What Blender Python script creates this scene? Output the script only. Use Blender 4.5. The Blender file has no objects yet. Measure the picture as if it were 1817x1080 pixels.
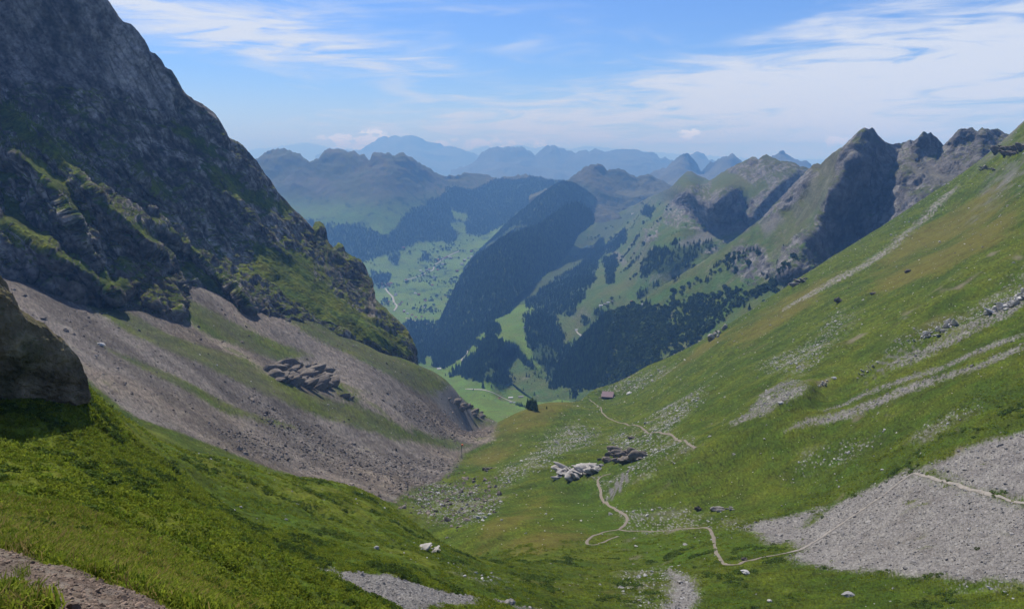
import bpy, math, random
import numpy as np
from mathutils import Vector, Matrix

random.seed(11)
RNG = np.random.RandomState(23)
SC = bpy.context.scene
COL = SC.collection
R = math.radians

# ------------------------------------------------------------------ camera
FPX = 1426.0                      # focal length in pixels of the 1817 x 1080 photograph
PITCH = R(10.33)
SP, CP = math.sin(PITCH), math.cos(PITCH)
cam_d = bpy.data.cameras.new('camera')
cam = bpy.data.objects.new('camera', cam_d)
COL.objects.link(cam)
cam.location = (0, 0, 0)
cam.rotation_euler = (R(90) - PITCH, 0, 0)
cam_d.sensor_width = 36.0
cam_d.lens = FPX / 1817.0 * 36.0
cam_d.clip_start = 0.3
cam_d.clip_end = 150000.0
SC.camera = cam


def ray(px, py):
    """x/Y and z/Y of the view ray through a pixel of the photograph (Y = depth ahead)."""
    u = (np.asarray(px, dtype=np.float64) - 908.5) / FPX
    v = (540.0 - np.asarray(py, dtype=np.float64)) / FPX
    den = CP + SP * v
    return u / den, (-SP + CP * v) / den


def at(px, py, Y):
    a, b = ray(px, py)
    return Vector((float(a * Y), float(Y), float(b * Y)))


# ------------------------------------------------------------------ sun, sky, exposure
SUN_EL, SUN_AZ = R(51), R(31)     # azimuth counted from straight ahead towards the left
SUN_DIR = Vector((-math.sin(SUN_AZ) * math.cos(SUN_EL), math.cos(SUN_AZ) * math.cos(SUN_EL), math.sin(SUN_EL)))
sl = bpy.data.lights.new('sun', 'SUN')
sl.energy = 5.0
sl.angle = R(0.5)
sl.color = (1.0, 0.96, 0.91)
so = bpy.data.objects.new('sun', sl)
so.rotation_euler = (-SUN_DIR).to_track_quat('-Z', 'Y').to_euler()
COL.objects.link(so)

SC.view_settings.view_transform = 'Standard'
SC.view_settings.look = 'None'
SC.view_settings.exposure = 0.36
SC.view_settings.gamma = 1.0
SC.view_settings.use_curve_mapping = False


class NT:
    """Tiny helper round a node tree."""
    def __init__(s, tree):
        s.t = tree
        s.n = tree.nodes
        s.l = tree.links

    def new(s, kind, **kw):
        nd = s.n.new(kind)
        for k, v in kw.items():
            setattr(nd, k, v)
        return nd

    def put(s, sock, v):
        if isinstance(v, bpy.types.NodeSocket):
            s.l.new(v, sock)
        elif v is not None:
            sock.default_value = v

    def m(s, op, a, b=None, c=None, clamp=False):
        nd = s.new('ShaderNodeMath', operation=op)
        nd.use_clamp = clamp
        s.put(nd.inputs[0], a)
        s.put(nd.inputs[1], b)
        s.put(nd.inputs[2], c)
        return nd.outputs[0]

    def smooth(s, x, lo, hi, a=0.0, b=1.0):
        nd = s.new('ShaderNodeMapRange', interpolation_type='SMOOTHSTEP')
        s.put(nd.inputs[0], x)
        nd.inputs[1].default_value, nd.inputs[2].default_value = lo, hi
        nd.inputs[3].default_value, nd.inputs[4].default_value = a, b
        return nd.outputs[0]

    def lin(s, x, lo, hi, a=0.0, b=1.0):
        nd = s.new('ShaderNodeMapRange')
        nd.clamp = True
        s.put(nd.inputs[0], x)
        nd.inputs[1].default_value, nd.inputs[2].default_value = lo, hi
        nd.inputs[3].default_value, nd.inputs[4].default_value = a, b
        return nd.outputs[0]

    def noise(s, vec, scale, detail=4, rough=0.55, dist=0.0):
        nd = s.new('ShaderNodeTexNoise')
        s.put(nd.inputs['Vector'], vec)
        nd.inputs['Scale'].default_value = scale
        nd.inputs['Detail'].default_value = detail
        nd.inputs['Roughness'].default_value = rough
        nd.inputs['Distortion'].default_value = dist
        return nd.outputs['Fac']

    def mix(s, f, a, b, blend='MIX'):
        nd = s.new('ShaderNodeMix', data_type='RGBA', blend_type=blend)
        s.put(nd.inputs['Factor'], f)
        s.put(nd.inputs['A'], a)
        s.put(nd.inputs['B'], b)
        return nd.outputs['Result']

    def comb(s, x, y, z):
        nd = s.new('ShaderNodeCombineXYZ')
        s.put(nd.inputs[0], x)
        s.put(nd.inputs[1], y)
        s.put(nd.inputs[2], z)
        return nd.outputs[0]


W = bpy.data.worlds.new('World')
SC.world = W
W.use_nodes = True
w = NT(W.node_tree)
w.n.clear()
sky = w.new('ShaderNodeTexSky', sky_type='NISHITA')
sky.sun_disc = False
sky.sun_elevation = SUN_EL
sky.sun_rotation = -SUN_AZ
sky.altitude = 500.0
sky.air_density = 1.0
sky.dust_density = 0.3
sky.ozone_density = 1.6
SKY_STRENGTH = 0.065
tc = w.new('ShaderNodeTexCoord')
sx = w.new('ShaderNodeSeparateXYZ')
w.l.new(tc.outputs['Generated'], sx.inputs[0])
DX, DY, DZ = sx.outputs
AZ = w.m('ARCTAN2', DX, DY)                       # azimuth from straight ahead, to the right
EL = w.m('ARCSINE', DZ)


def px_dir(px, py):
    a, b = ray(px, py)
    return math.atan2(a, 1.0), math.atan2(b, math.hypot(a, 1.0))


def blob(px, py, rx, ry, tilt=0.0):
    """soft ellipse of cloud round a direction; rx, ry in pixels of the photograph"""
    ca, ce = px_dir(px, py)
    da, de = w.m('SUBTRACT', AZ, ca), w.m('SUBTRACT', EL, ce)
    t = math.radians(tilt)
    p = w.m('ADD', w.m('MULTIPLY', da, math.cos(t)), w.m('MULTIPLY', de, math.sin(t)))
    q = w.m('SUBTRACT', w.m('MULTIPLY', de, math.cos(t)), w.m('MULTIPLY', da, math.sin(t)))
    p, q = w.m('MULTIPLY', p, FPX / rx), w.m('MULTIPLY', q, FPX / ry)
    r2 = w.m('ADD', w.m('MULTIPLY', p, p), w.m('MULTIPLY', q, q))
    return w.m('POWER', 2.718, w.m('MULTIPLY', r2, -1.0))


def add(*xs):
    r = xs[0]
    for x in xs[1:]:
        r = w.m('ADD', r, x)
    return r


# cirrus: streaky noise on a high flat layer; veils where the photograph has them, thin wisps elsewhere
zc = w.m('ADD', w.m('MAXIMUM', DZ, 0.0), 0.06)
cp = w.comb(w.m('DIVIDE', DX, zc), w.m('DIVIDE', DY, zc), 0.0)
streak = w.comb(w.m('MULTIPLY', AZ, 5.0), w.m('MULTIPLY', EL, 34.0), 0.3)
tl = w.comb(w.m('ADD', w.m('MULTIPLY', AZ, 5.0), w.m('MULTIPLY', EL, 9.0)), w.m('SUBTRACT', w.m('MULTIPLY', EL, 40.0), w.m('MULTIPLY', AZ, 2.0)), 1.7)
n1 = w.noise(streak, 1.1, 4, 0.6, 0.7)
n2 = w.noise(tl, 1.5, 6, 0.62, 1.2)
n3 = w.noise(cp, 0.9, 3, 0.6, 0.4)
veil = add(w.m('MULTIPLY', blob(1500, 190, 560, 105, 8), 1.0), w.m('MULTIPLY', blob(1000, 205, 330, 42, 5), 0.62),
           w.m('MULTIPLY', blob(1750, 90, 420, 90, 10), 0.75), w.m('MULTIPLY', blob(520, 72, 250, 34, -8), 1.15), w.m('MULTIPLY', blob(640, 100, 130, 16, -4), 0.35),
           w.m('MULTIPLY', blob(340, 52, 190, 30, -3), 0.6), w.m('MULTIPLY', blob(240, 6, 70, 14, 0), 0.55), w.m('MULTIPLY', blob(620, 212, 300, 22, 3), 0.42))
veil = w.m('ADD', veil, w.m('MULTIPLY', w.smooth(EL, 0.2, 0.5), 0.35))
low = w.smooth(EL, 0.11, 0.0, 0.0, 0.42)          # milky air near the horizon, all round
tex = w.m('ADD', w.m('MULTIPLY', n2, 0.62), w.m('MULTIPLY', n1, 0.38))
cir = w.m('MULTIPLY', veil, w.lin(tex, 0.34, 0.62, 0.10, 1.2))
cir = w.m('ADD', cir, w.m('MULTIPLY', w.smooth(w.m('ADD', w.m('MULTIPLY', n1, 0.6), w.m('MULTIPLY', n3, 0.4)), 0.44, 0.70), 0.50))
cir = w.smooth(cir, 0.06, 1.08, 0.0, 0.92)
# small cumulus low over the far ranges
pf = w.comb(w.m('MULTIPLY', AZ, 60.0), w.m('MULTIPLY', EL, 95.0), 0.0)
n4 = w.noise(pf, 1.0, 4, 0.62, 0.0)
band = add(w.m('MULTIPLY', blob(652, 247, 30, 14, 20), 0.85), w.m('MULTIPLY', blob(1219, 238, 20, 9, 5), 1.0), w.m('MULTIPLY', blob(1483, 251, 22, 8, 5), 0.9), w.m('MULTIPLY', blob(610, 250, 60, 14, 0), 0.55),
           w.m('MULTIPLY', blob(880, 256, 150, 13, 0), 0.55))
cum = w.smooth(w.m('MULTIPLY', band, w.lin(n4, 0.34, 0.60, 0.0, 1.8)), 0.30, 0.62, 0.0, 0.9)
allc = w.m('MAXIMUM', cir, low)
CLOUD = (0.60, 0.655, 0.74)
blue = w.mix(1.0, sky.outputs[0], (0.62, 0.91, 1.55, 1), 'MULTIPLY')
skyc = w.mix(allc, blue, tuple(c / SKY_STRENGTH for c in CLOUD) + (1,))
skyc = w.mix(cum, skyc, tuple(1.45 * c / SKY_STRENGTH for c in CLOUD) + (1,))
bg = w.new('ShaderNodeBackground')
w.l.new(skyc, bg.inputs[0])
bg.inputs[1].default_value = SKY_STRENGTH
wo = w.new('ShaderNodeOutputWorld')
w.l.new(bg.outputs[0], wo.inputs[0])

SC.render.engine = 'CYCLES'
cy = SC.cycles
cy.use_denoising = True
cy.max_bounces = 4
cy.diffuse_bounces = 2
cy.glossy_bounces = 1
cy.transparent_max_bounces = 8
cy.volume_bounces = 0
W.cycles.sampling_method = 'MANUAL'
W.cycles.sample_map_resolution = 512
USE_HAZE = True

# ------------------------------------------------------------------ numpy noise
_P = np.concatenate([np.random.RandomState(5).permutation(256)] * 2).astype(np.int32)
_g = np.random.RandomState(6).normal(size=(256, 3))
_G = (_g / np.linalg.norm(_g, axis=1)[:, None]).astype(np.float32)


_GX, _GY, _GZ = (np.ascontiguousarray(_G[:, i]) for i in range(3))
_a2 = np.random.RandomState(8).uniform(0, 2 * np.pi, 256)
_HX, _HY = np.cos(_a2).astype(np.float32), np.sin(_a2).astype(np.float32)


def _split(x):
    f = np.floor(x)
    r = (x - f).astype(np.float32)
    return f.astype(np.int32) & 255, r, r * r * r * (r * (r * 6 - 15) + 10)


def _pn3(x, y, z):
    (xi, fx, u), (yi, fy, v), (zi, fz, t) = _split(x), _split(y), _split(z)
    y1, z1 = (yi + 1) & 255, (zi + 1) & 255
    gx1, gy1, gz1 = fx - 1, fy - 1, fz - 1

    def corner(B, zc, ax, ay, az):
        h = _P[B + zc]
        return _GX[h] * ax + _GY[h] * ay + _GZ[h] * az

    def edge(B, ax, ay):
        a = corner(B, zi, ax, ay, fz)
        return a + t * (corner(B, z1, ax, ay, gz1) - a)
    A0, A1 = _P[xi], _P[(xi + 1) & 255]
    a = edge(_P[A0 + yi], fx, fy)
    a = a + v * (edge(_P[A0 + y1], fx, gy1) - a)
    b = edge(_P[A1 + yi], gx1, fy)
    b = b + v * (edge(_P[A1 + y1], gx1, gy1) - b)
    return a + u * (b - a)


def _pn2(x, y):
    (xi, fx, u), (yi, fy, v) = _split(x), _split(y)
    y1 = (yi + 1) & 255

    def corner(A, yc, ax, ay):
        h = _P[A + yc]
        return (_HX[h] * ax + _HY[h] * ay) * np.float32(0.85)
    A0, A1 = _P[xi], _P[(xi + 1) & 255]
    a = corner(A0, yi, fx, fy)
    a = a + v * (corner(A0, y1, fx, fy - 1) - a)
    b = corner(A1, yi, fx - 1, fy)
    b = b + v * (corner(A1, y1, fx - 1, fy - 1) - b)
    return a + u * (b - a)


def pnoise(x, y, z):
    n = len(x)
    out = np.empty(n, dtype=np.float32)
    flat = n > 0 and z[0] == z[-1] and np.all(z == z[0])
    for i in range(0, n, 32768):
        s = slice(i, i + 32768)
        out[s] = _pn2(x[s], y[s]) if flat else _pn3(x[s], y[s], z[s])
    return out


def fbm(p, wave, octs=4, gain=0.5, lac=2.03, ridged=False, seed=0.0, mins=None):
    """fractal noise; p (n,3) metres, wave = longest wavelength. mins: per-point smallest wavelength worth adding"""
    out = np.zeros(len(p), dtype=np.float32)
    amp, wl, tot = 1.0, wave, 0.0
    for o in range(octs):
        if mins is not None and not np.any(mins < wl):
            break
        n = pnoise(p[:, 0] / wl + seed + o * 17.3, p[:, 1] / wl + seed * 1.7 + o * 5.1, p[:, 2] / wl + seed * 0.6 + o * 9.7)
        if ridged:
            n = 0.5 - 2.2 * np.abs(n)
        else:
            n = n * 1.6
        if mins is not None:
            n = n * np.clip(wl / np.maximum(mins, 1e-6) - 1.0, 0, 1)
        out += amp * n
        tot += amp
        amp *= gain
        wl /= lac
    return out / tot


def sstep(x, a, b):
    t = np.clip((x - a) / (b - a), 0, 1)
    return t * t * (3 - 2 * t)


# ------------------------------------------------------------------ thin plate splines
class TPS:
    def __init__(s, pts, vals, reg=1e-5):
        s.p = np.asarray(pts, dtype=np.float64)
        n = len(s.p)
        K = s.k(s.p, s.p) + reg * np.eye(n)
        Pm = np.hstack([np.ones((n, 1)), s.p])
        A = np.zeros((n + 3, n + 3))
        A[:n, :n], A[:n, n:], A[n:, :n] = K, Pm, Pm.T
        b = np.concatenate([np.asarray(vals, dtype=np.float64), np.zeros(3)])
        s.w = np.linalg.solve(A, b)

    @staticmethod
    def k(a, b):
        d2 = (a * a).sum(1)[:, None] + (b * b).sum(1)[None, :] - 2.0 * (a @ b.T)
        d2 = np.maximum(d2, 1e-12)
        if len(a) > 1000:
            return 0.5 * d2 * np.log(d2.astype(np.float32))
        return 0.5 * d2 * np.log(d2)

    def __call__(s, q):
        q = np.asarray(q, dtype=np.float64)
        out = np.empty(len(q))
        for i in range(0, len(q), 8000):
            c = q[i:i + 8000]
            out[i:i + 8000] = s.k(c, s.p) @ s.w[:-3] + s.w[-3] + c @ s.w[-2:]
        return out


# ------------------------------------------------------------------ meshes
def tag(o, label=None, cat=None, group=None, kind=None):
    if label: o['label'] = label
    if cat: o['category'] = cat
    if group: o['group'] = group
    if kind: o['kind'] = kind
    return o


def mesh_obj(name, V, F, mat, parent=None, col=None, smooth=True, link=True):
    me = bpy.data.meshes.new(name)
    V = np.asarray(V, dtype=np.float32)
    if isinstance(F, np.ndarray):
        nf, k = F.shape
        me.vertices.add(len(V))
        me.vertices.foreach_set('co', V.ravel())
        me.loops.add(nf * k)
        me.loops.foreach_set('vertex_index', F.astype(np.int32).ravel())
        me.polygons.add(nf)
        me.polygons.foreach_set('loop_start', np.arange(0, nf * k, k, dtype=np.int32))
        me.update(calc_edges=True)
    else:
        me.from_pydata([tuple(map(float, v)) for v in V], [], F)
        me.update()
    if smooth:
        me.polygons.foreach_set('use_smooth', np.ones(len(me.polygons), dtype=bool))
    if col is not None:
        at_ = me.attributes.new('col', 'FLOAT_COLOR', 'POINT')
        c4 = np.ones((len(V), 4), dtype=np.float32)
        c4[:, :col.shape[1]] = col
        at_.data.foreach_set('color', c4.ravel())
    if mat is not None:
        me.materials.append(mat)
    o = bpy.data.objects.new(name, me)
    if link:
        COL.objects.link(o)
    if parent is not None:
        o.parent = parent
    return o


def grid_faces(nr, nc, off=0):
    i = np.arange(nr - 1)[:, None] * nc + np.arange(nc - 1)[None, :]
    return (np.stack([i, i + 1, i + nc + 1, i + nc], -1).reshape(-1, 4) + off)


def grid_normals(P):
    """P (nr,nc,3) -> unit normals, oriented towards the camera"""
    du = np.gradient(P, axis=1)
    dv = np.gradient(P, axis=0)
    n = np.cross(du, dv)
    n /= np.linalg.norm(n, axis=2)[..., None] + 1e-12
    s = np.sign(-(n * P).sum(2))
    s[s == 0] = 1
    return n * s[..., None]


def lerp(a, b, t):
    t = np.asarray(t)[..., None]
    return a * (1 - t) + b * t


def C(*v):
    return np.array(v, dtype=np.float32)


# ------------------------------------------------------------------ surface material: albedo attribute + fine procedural grain
def terrain_mat(name, wave, bump=0.3, contrast=0.35, rough=0.95, spec=0.05, fine=None, dist_scale=None):
    """wave: metres of the grain the mesh is too coarse to carry"""
    m = bpy.data.materials.new(name)
    m.use_nodes = True
    t = NT(m.node_tree)
    b = t.n['Principled BSDF']
    a = t.new('ShaderNodeAttribute', attribute_name='col')
    g = t.new('ShaderNodeNewGeometry')
    n1 = t.noise(g.outputs['Position'], 1.0 / wave, 5, 0.65)
    n2 = t.noise(g.outputs['Position'], 1.0 / (wave * 7), 3, 0.6)
    f = t.m('ADD', t.lin(n1, 0.25, 0.75, 1 - contrast, 1 + contrast), t.lin(n2, 0.3, 0.7, -contrast * 0.45, contrast * 0.45))
    mul = t.new('ShaderNodeVectorMath', operation='SCALE')
    t.l.new(a.outputs['Color'], mul.inputs[0])
    t.l.new(f, mul.inputs['Scale'])
    hue = t.new('ShaderNodeHueSaturation')
    t.l.new(mul.outputs[0], hue.inputs['Color'])
    t.l.new(t.lin(n2, 0.3, 0.7, 0.485, 0.515), hue.inputs['Hue'])
    t.l.new(hue.outputs[0], b.inputs['Base Color'])
    b.inputs['Roughness'].default_value = rough
    b.inputs['Specular IOR Level'].default_value = spec
    if bump:
        bp = t.new('ShaderNodeBump')
        bp.inputs['Strength'].default_value = bump
        bp.inputs['Distance'].default_value = wave
        t.l.new(n1, bp.inputs['Height'])
        t.l.new(bp.outputs[0], b.inputs['Normal'])
    return m


M_NEAR = terrain_mat('meadow_near', 0.3, 0.9, 0.40)
M_GROUND = terrain_mat('meadow_and_scree', 1.1, 1.0, 0.38)
M_CLIFF = terrain_mat('limestone_cliff', 5.0, 1.0, 0.75)
M_MID = terrain_mat('mountain_side', 9.0, 0.9, 0.38)
M_FAR = terrain_mat('far_mountain', 90.0, 0.5, 0.25)

# ------------------------------------------------------------------ the near ground: one height field
# visible control points: pixel of the photograph and depth ahead of the viewer
GV = [
    # shoulder at the viewer's feet, trail, first crest
    (0, 1080, 9), (140, 1030, 12), (0, 985, 14), (280, 1078, 11), (400, 1080, 24), (500, 1080, 40), (300, 1000, 28), (150, 950, 28), (0, 880, 35), (-150, 960, 15), (-150, 800, 45),
    (0, 806, 55), (100, 835, 56), (200, 870, 57), (300, 910, 58), (400, 956, 60), (500, 1002, 62), (640, 1066, 66),
    # hollow with the gravel tongue and the second grass face
    (40, 780, 86), (100, 800, 87), (200, 835, 88), (300, 880, 90), (300, 850, 104), (200, 780, 108), (150, 694, 112), (240, 760, 138), (400, 815, 200), (560, 860, 280), (680, 905, 300), (730, 930, 270),
    (790, 968, 230), (850, 1006, 200), (400, 900, 125), (500, 950, 115), (490, 995, 90), (600, 1000, 105), (700, 1040, 100), (600, 920, 175), (700, 965, 165), (900, 1078, 120), (800, 1050, 115), (900, 1040, 160),
    (0, 690, 98), (-120, 690, 90), (0, 740, 91), (60, 690, 102),
    # gully floor
    (735, 915, 480), (760, 880, 580), (800, 832, 740), (745, 850, 680), (820, 900, 520), (850, 945, 370), (960, 940, 360), (1000, 1000, 270), (900, 995, 260), (900, 900, 470), (860, 860, 620), (1000, 900, 450),
    # right hillside
    (1074, 887, 480), (1100, 1040, 220), (1200, 1080, 180), (1290, 1000, 240), (1450, 1050, 190), (1600, 1080, 165), (1817, 1080, 150), (1900, 1000, 165), (1600, 840, 285), (1817, 893, 212), (1817, 765, 265), (1450, 905, 310),
    (1300, 930, 315), (1300, 850, 400), (1500, 780, 380), (1700, 700, 340), (1817, 600, 375), (1817, 500, 490), (1817, 400, 670), (1817, 310, 1000), (1900, 350, 700), (1900, 600, 340), (1900, 800, 240),
    (1600, 600, 515), (1450, 700, 480), (1200, 1000, 262), (1150, 940, 350),
    (1440, 692, 480), (1300, 757, 475), (1200, 812, 470), (1110, 846, 480), (1180, 788, 570), (1290, 735, 560), (1420, 670, 560),
    (1300, 690, 660), (1200, 745, 660), (1100, 790, 680), (1000, 805, 690), (900, 832, 670), (950, 765, 900), (1080, 706, 1225), (1100, 745, 930), (1250, 640, 980), (1400, 560, 960), (1600, 470, 900), (1700, 400, 1040), (1500, 600, 640), (1000, 850, 560),
    # skyline of the hillside
    (812, 815, 850), (880, 757, 1000), (960, 714, 1130), (1060, 688, 1280), (1140, 655, 1340), (1240, 610, 1350), (1330, 560, 1380), (1430, 493, 1430), (1500, 452, 1460), (1600, 387, 1500), (1680, 335, 1520), (1745, 287, 1520), (1817, 222, 1500), (1900, 150, 1450),
    # left scree
    (560, 830, 600), (400, 740, 628), (200, 640, 641), (100, 560, 712), (30, 500, 780), (150, 535, 815), (250, 560, 830), (296, 573, 850), (330, 548, 940), (300, 495, 1030), (380, 530, 1040), (441, 560, 1060), (437, 532, 1120), (480, 547, 1130), (546, 565, 1160),
    (600, 590, 1200), (675, 620, 1230), (740, 646, 1260), (800, 690, 1220), (882, 746, 1300), (862, 775, 1130), (700, 720, 900), (600, 660, 950), (500, 680, 820), (640, 790, 740), (700, 850, 620), (150, 600, 670), (-60, 470, 790), (-150, 440, 760), (-120, 540, 600), (50, 640, 540), (450, 600, 960), (560, 640, 990), (350, 650, 730), (520, 760, 690),
]
# hidden control points: x/Y, Y, z/Y
GH = [
    (0.0, 3.0, -0.75), (-0.72, 3.0, -0.70), (0.72, 3.0, -0.95), (-0.35, 5.0, -0.66), (0.0, 20, -0.73), (0.35, 20, -0.85), (0.7, 40, -0.85), (0.0, 60, -0.70), (0.35, 80, -0.78), (0.7, 100, -0.72), (0.15, 140, -0.66), (0.5, 130, -0.66), (-0.15, 35, -0.66),
    (-0.67, 70, -0.42), (-0.53, 71, -0.475), (-0.38, 73, -0.55), (-0.29, 73, -0.60), (-0.20, 80, -0.635),
    (-0.50, 260, -0.42), (-0.38, 320, -0.445), (-0.25, 390, -0.48), (-0.16, 400, -0.505), (-0.08, 300, -0.545), (-0.6, 220, -0.36), (-0.12, 340, -0.53), (-0.55, 400, -0.34), (-0.4, 430, -0.40),
    (-0.75, 190, -0.34), (-0.78, 400, -0.25),
    (-0.02, 1500, -0.37), (-0.12, 1600, -0.34), (-0.02, 1900, -0.38), (-0.4, 1700, -0.25), (-0.65, 1300, -0.14), (-0.75, 1000, -0.12), (-0.3, 1900, -0.29),
    (-0.04, 1140, -0.372),
]
for (px, py, Y) in [(960, 714, 1130), (1060, 688, 1280), (1140, 655, 1340), (1240, 610, 1350), (1330, 560, 1380), (1430, 493, 1430), (1500, 452, 1460), (1600, 387, 1500), (1680, 335, 1520), (1745, 287, 1520), (1817, 222, 1500), (1900, 150, 1450)]:
    a_, b_ = ray(px, py)
    GH.append((float(a_), Y * 1.13, float(b_) - 0.035))
    GH.append((float(a_), Y * 1.35, float(b_) - 0.10))
_gp, _gv = [], []
for px, py, Y in GV:
    a_, b_ = ray(px, py)
    _gp.append((float(a_), math.log(Y) * 0.45))
    _gv.append(float(b_))
for a_, Y, b_ in GH:
    _gp.append((a_, math.log(Y) * 0.45))
    _gv.append(b_)
GT = TPS(_gp, _gv, 2e-6)


_C1 = np.array([(float(ray(px, py)[0]), Y) for px, py, Y in GV if 54 < Y < 67])
_C1 = _C1[np.argsort(_C1[:, 0])]


def base_height(a, Y):
    return Y * GT(np.stack([a, np.log(Y) * 0.45], 1))


def height(x, Y, lod=True):
    """full ground height incl. hummocks"""
    x, Y = np.asarray(x, dtype=np.float64), np.asarray(Y, dtype=np.float64)
    z = base_height(x / Y, Y)
    p = np.stack([x, Y, np.zeros_like(x)], 1)
    mins = Y * 0.004
    far = sstep(Y, 90, 400)
    aa = x / Y
    yc = np.interp(aa, _C1[:, 0], _C1[:, 1])                 # crest of the first grass shoulder and the dip behind it
    s_ = Y / yc - 1
    z = z + yc * (0.016 * np.exp(-(s_ / 0.06) ** 2) - 0.035 * np.exp(-((s_ - 0.24) / 0.11) ** 2)) * (1 - sstep(aa, -0.46, -0.32))
    z = z + sstep(Y, 15, 24) * (1 - sstep(Y, 60, 110)) * 0.34 * fbm(p, 3.2, 3, 0.55, ridged=True, seed=5.2)
    near = 1 - sstep(Y, 200, 330)
    z = z + far * 7.5 * fbm(p, 140, 3, 0.55, seed=3.1) * (0.35 + 0.65 * sstep(Y, 300, 700))
    z = z + (0.25 + 0.75 * far) * 1.7 * fbm(p, 34, 4, 0.55, seed=8.2, mins=mins)
    z = z + near * sstep(Y, 12, 45) * (0.85 + 0.6 * sstep(Y, 80, 160)) * fbm(p, 6.5, 4, 0.62, seed=1.7, mins=mins)
    z = z + near * 0.16 * fbm(p, 1.3, 3, 0.55, seed=4.4, mins=mins)
    # runnels down the left scree
    lm = (1 - sstep(x, -110, -50)) * sstep(Y, 430, 560)
    z = z + lm * 1.9 * fbm(np.stack([x * 0.60 + Y * 0.80, (x * 0.80 - Y * 0.60) * 0.06, 0 * x], 1), 40, 4, 0.6, seed=21.0, mins=mins * 1.5)
    # cattle terraces: small steps that follow the contours of the grass slopes
    ter = z / (1.4 + 0.0055 * Y) + 1.6 * fbm(p, 60, 3, 0.5, seed=6.0)
    st = ter - np.floor(ter)
    z = z + far * sstep(x, -20, 40) * (0.25 + 0.0009 * Y) * (1 - sstep(Y, 550, 950)) * (np.abs(st - 0.5) * 2 - 0.5) * (0.55 + 0.9 * fbm(p, 130, 2, seed=2.2))
    return z


def ground_hit(px, py, y0=4.0, y1=2300.0, lowest=None):
    """first point where the view ray through a pixel meets the ground"""
    a, b = ray(px, py)
    a, b = np.atleast_1d(a), np.atleast_1d(b)
    Ys = np.exp(np.linspace(math.log(y0), math.log(y1), 700))
    out = np.zeros((len(a), 3))
    for i in range(len(a)):
        h = base_height(np.full(700, a[i]), Ys) - b[i] * Ys
        k = np.where(h > 0)[0]
        k = k[k > 0]
        if len(k) == 0:
            Y = Ys[np.argmax(h / Ys)]
        else:
            k = k[0]
            t = h[k - 1] / (h[k - 1] - h[k])
            Y = Ys[k - 1] + (Ys[k] - Ys[k - 1]) * t
        out[i] = a[i] * Y, Y, b[i] * Y
    return out


def gpoly(pts, y0=4.0):
    """pixel outline -> world outline on the ground"""
    p = np.array(pts, dtype=float)
    return ground_hit(p[:, 0], p[:, 1], y0)[:, :2]


def seg_dist(X, Y, poly, closed=True):
    n = len(poly)
    d = np.full(X.shape, 1e18)
    arc = np.zeros(X.shape)
    for i in range(n if closed else n - 1):
        ax, ay = poly[i]
        bx, by = poly[(i + 1) % n]
        vx, vy = bx - ax, by - ay
        L = vx * vx + vy * vy + 1e-12
        t = np.clip(((X - ax) * vx + (Y - ay) * vy) / L, 0, 1)
        dd = (X - ax - t * vx) ** 2 + (Y - ay - t * vy) ** 2
        arc = np.where(dd < d, i + t, arc)
        d = np.minimum(d, dd)
    return np.sqrt(d), arc


def inside(X, Y, poly):
    c = np.zeros(X.shape, dtype=bool)
    n = len(poly)
    j = n - 1
    for i in range(n):
        xi, yi = poly[i]
        xj, yj = poly[j]
        c ^= ((yi > Y) != (yj > Y)) & (X < (xj - xi) * (Y - yi) / (yj - yi + 1e-12) + xi)
        j = i
    return c


def poly_mask(X, Y, poly, soft, wob=None):
    """1 inside an outline, ragged edge: soft in the units of X, Y; wob = noise field in the same units"""
    m = np.zeros(X.shape, dtype=np.float32)
    pad = 4 * (np.max(soft) + (0 if wob is None else np.max(np.abs(wob))))
    lo, hi = poly.min(0) - pad, poly.max(0) + pad
    k = (X > lo[0]) & (X < hi[0]) & (Y > lo[1]) & (Y < hi[1])
    if not k.any():
        return m
    xx, yy = X[k], Y[k]
    d, _ = seg_dist(xx, yy, poly)
    d = np.where(inside(xx, yy, poly), d, -d)
    if wob is not None:
        d = d + wob[k]
    s = soft[k] if isinstance(soft, np.ndarray) else soft
    m[k] = sstep(d, -s, s)
    return m

# ------------------------------------------------------------------ what covers the ground (outlines picked on the photograph, then fixed in the world)
GRASS_A, GRASS_B, GRASS_D = C(.068, .086, .0075), C(.040, .062, .006), C(.108, .090, .021)
SCREE_L, SCREE_L2 = C(.076, .066, .056), C(.182, .162, .142)
SCREE_R, SCREE_R2 = C(0.182, 0.171, 0.157), C(0.138, 0.124, 0.107)
PALE = C(0.253, 0.248, 0.237)
SOIL = C(0.094, 0.069, 0.050)
PATH_C = C(0.171, 0.143, 0.110)

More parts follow.
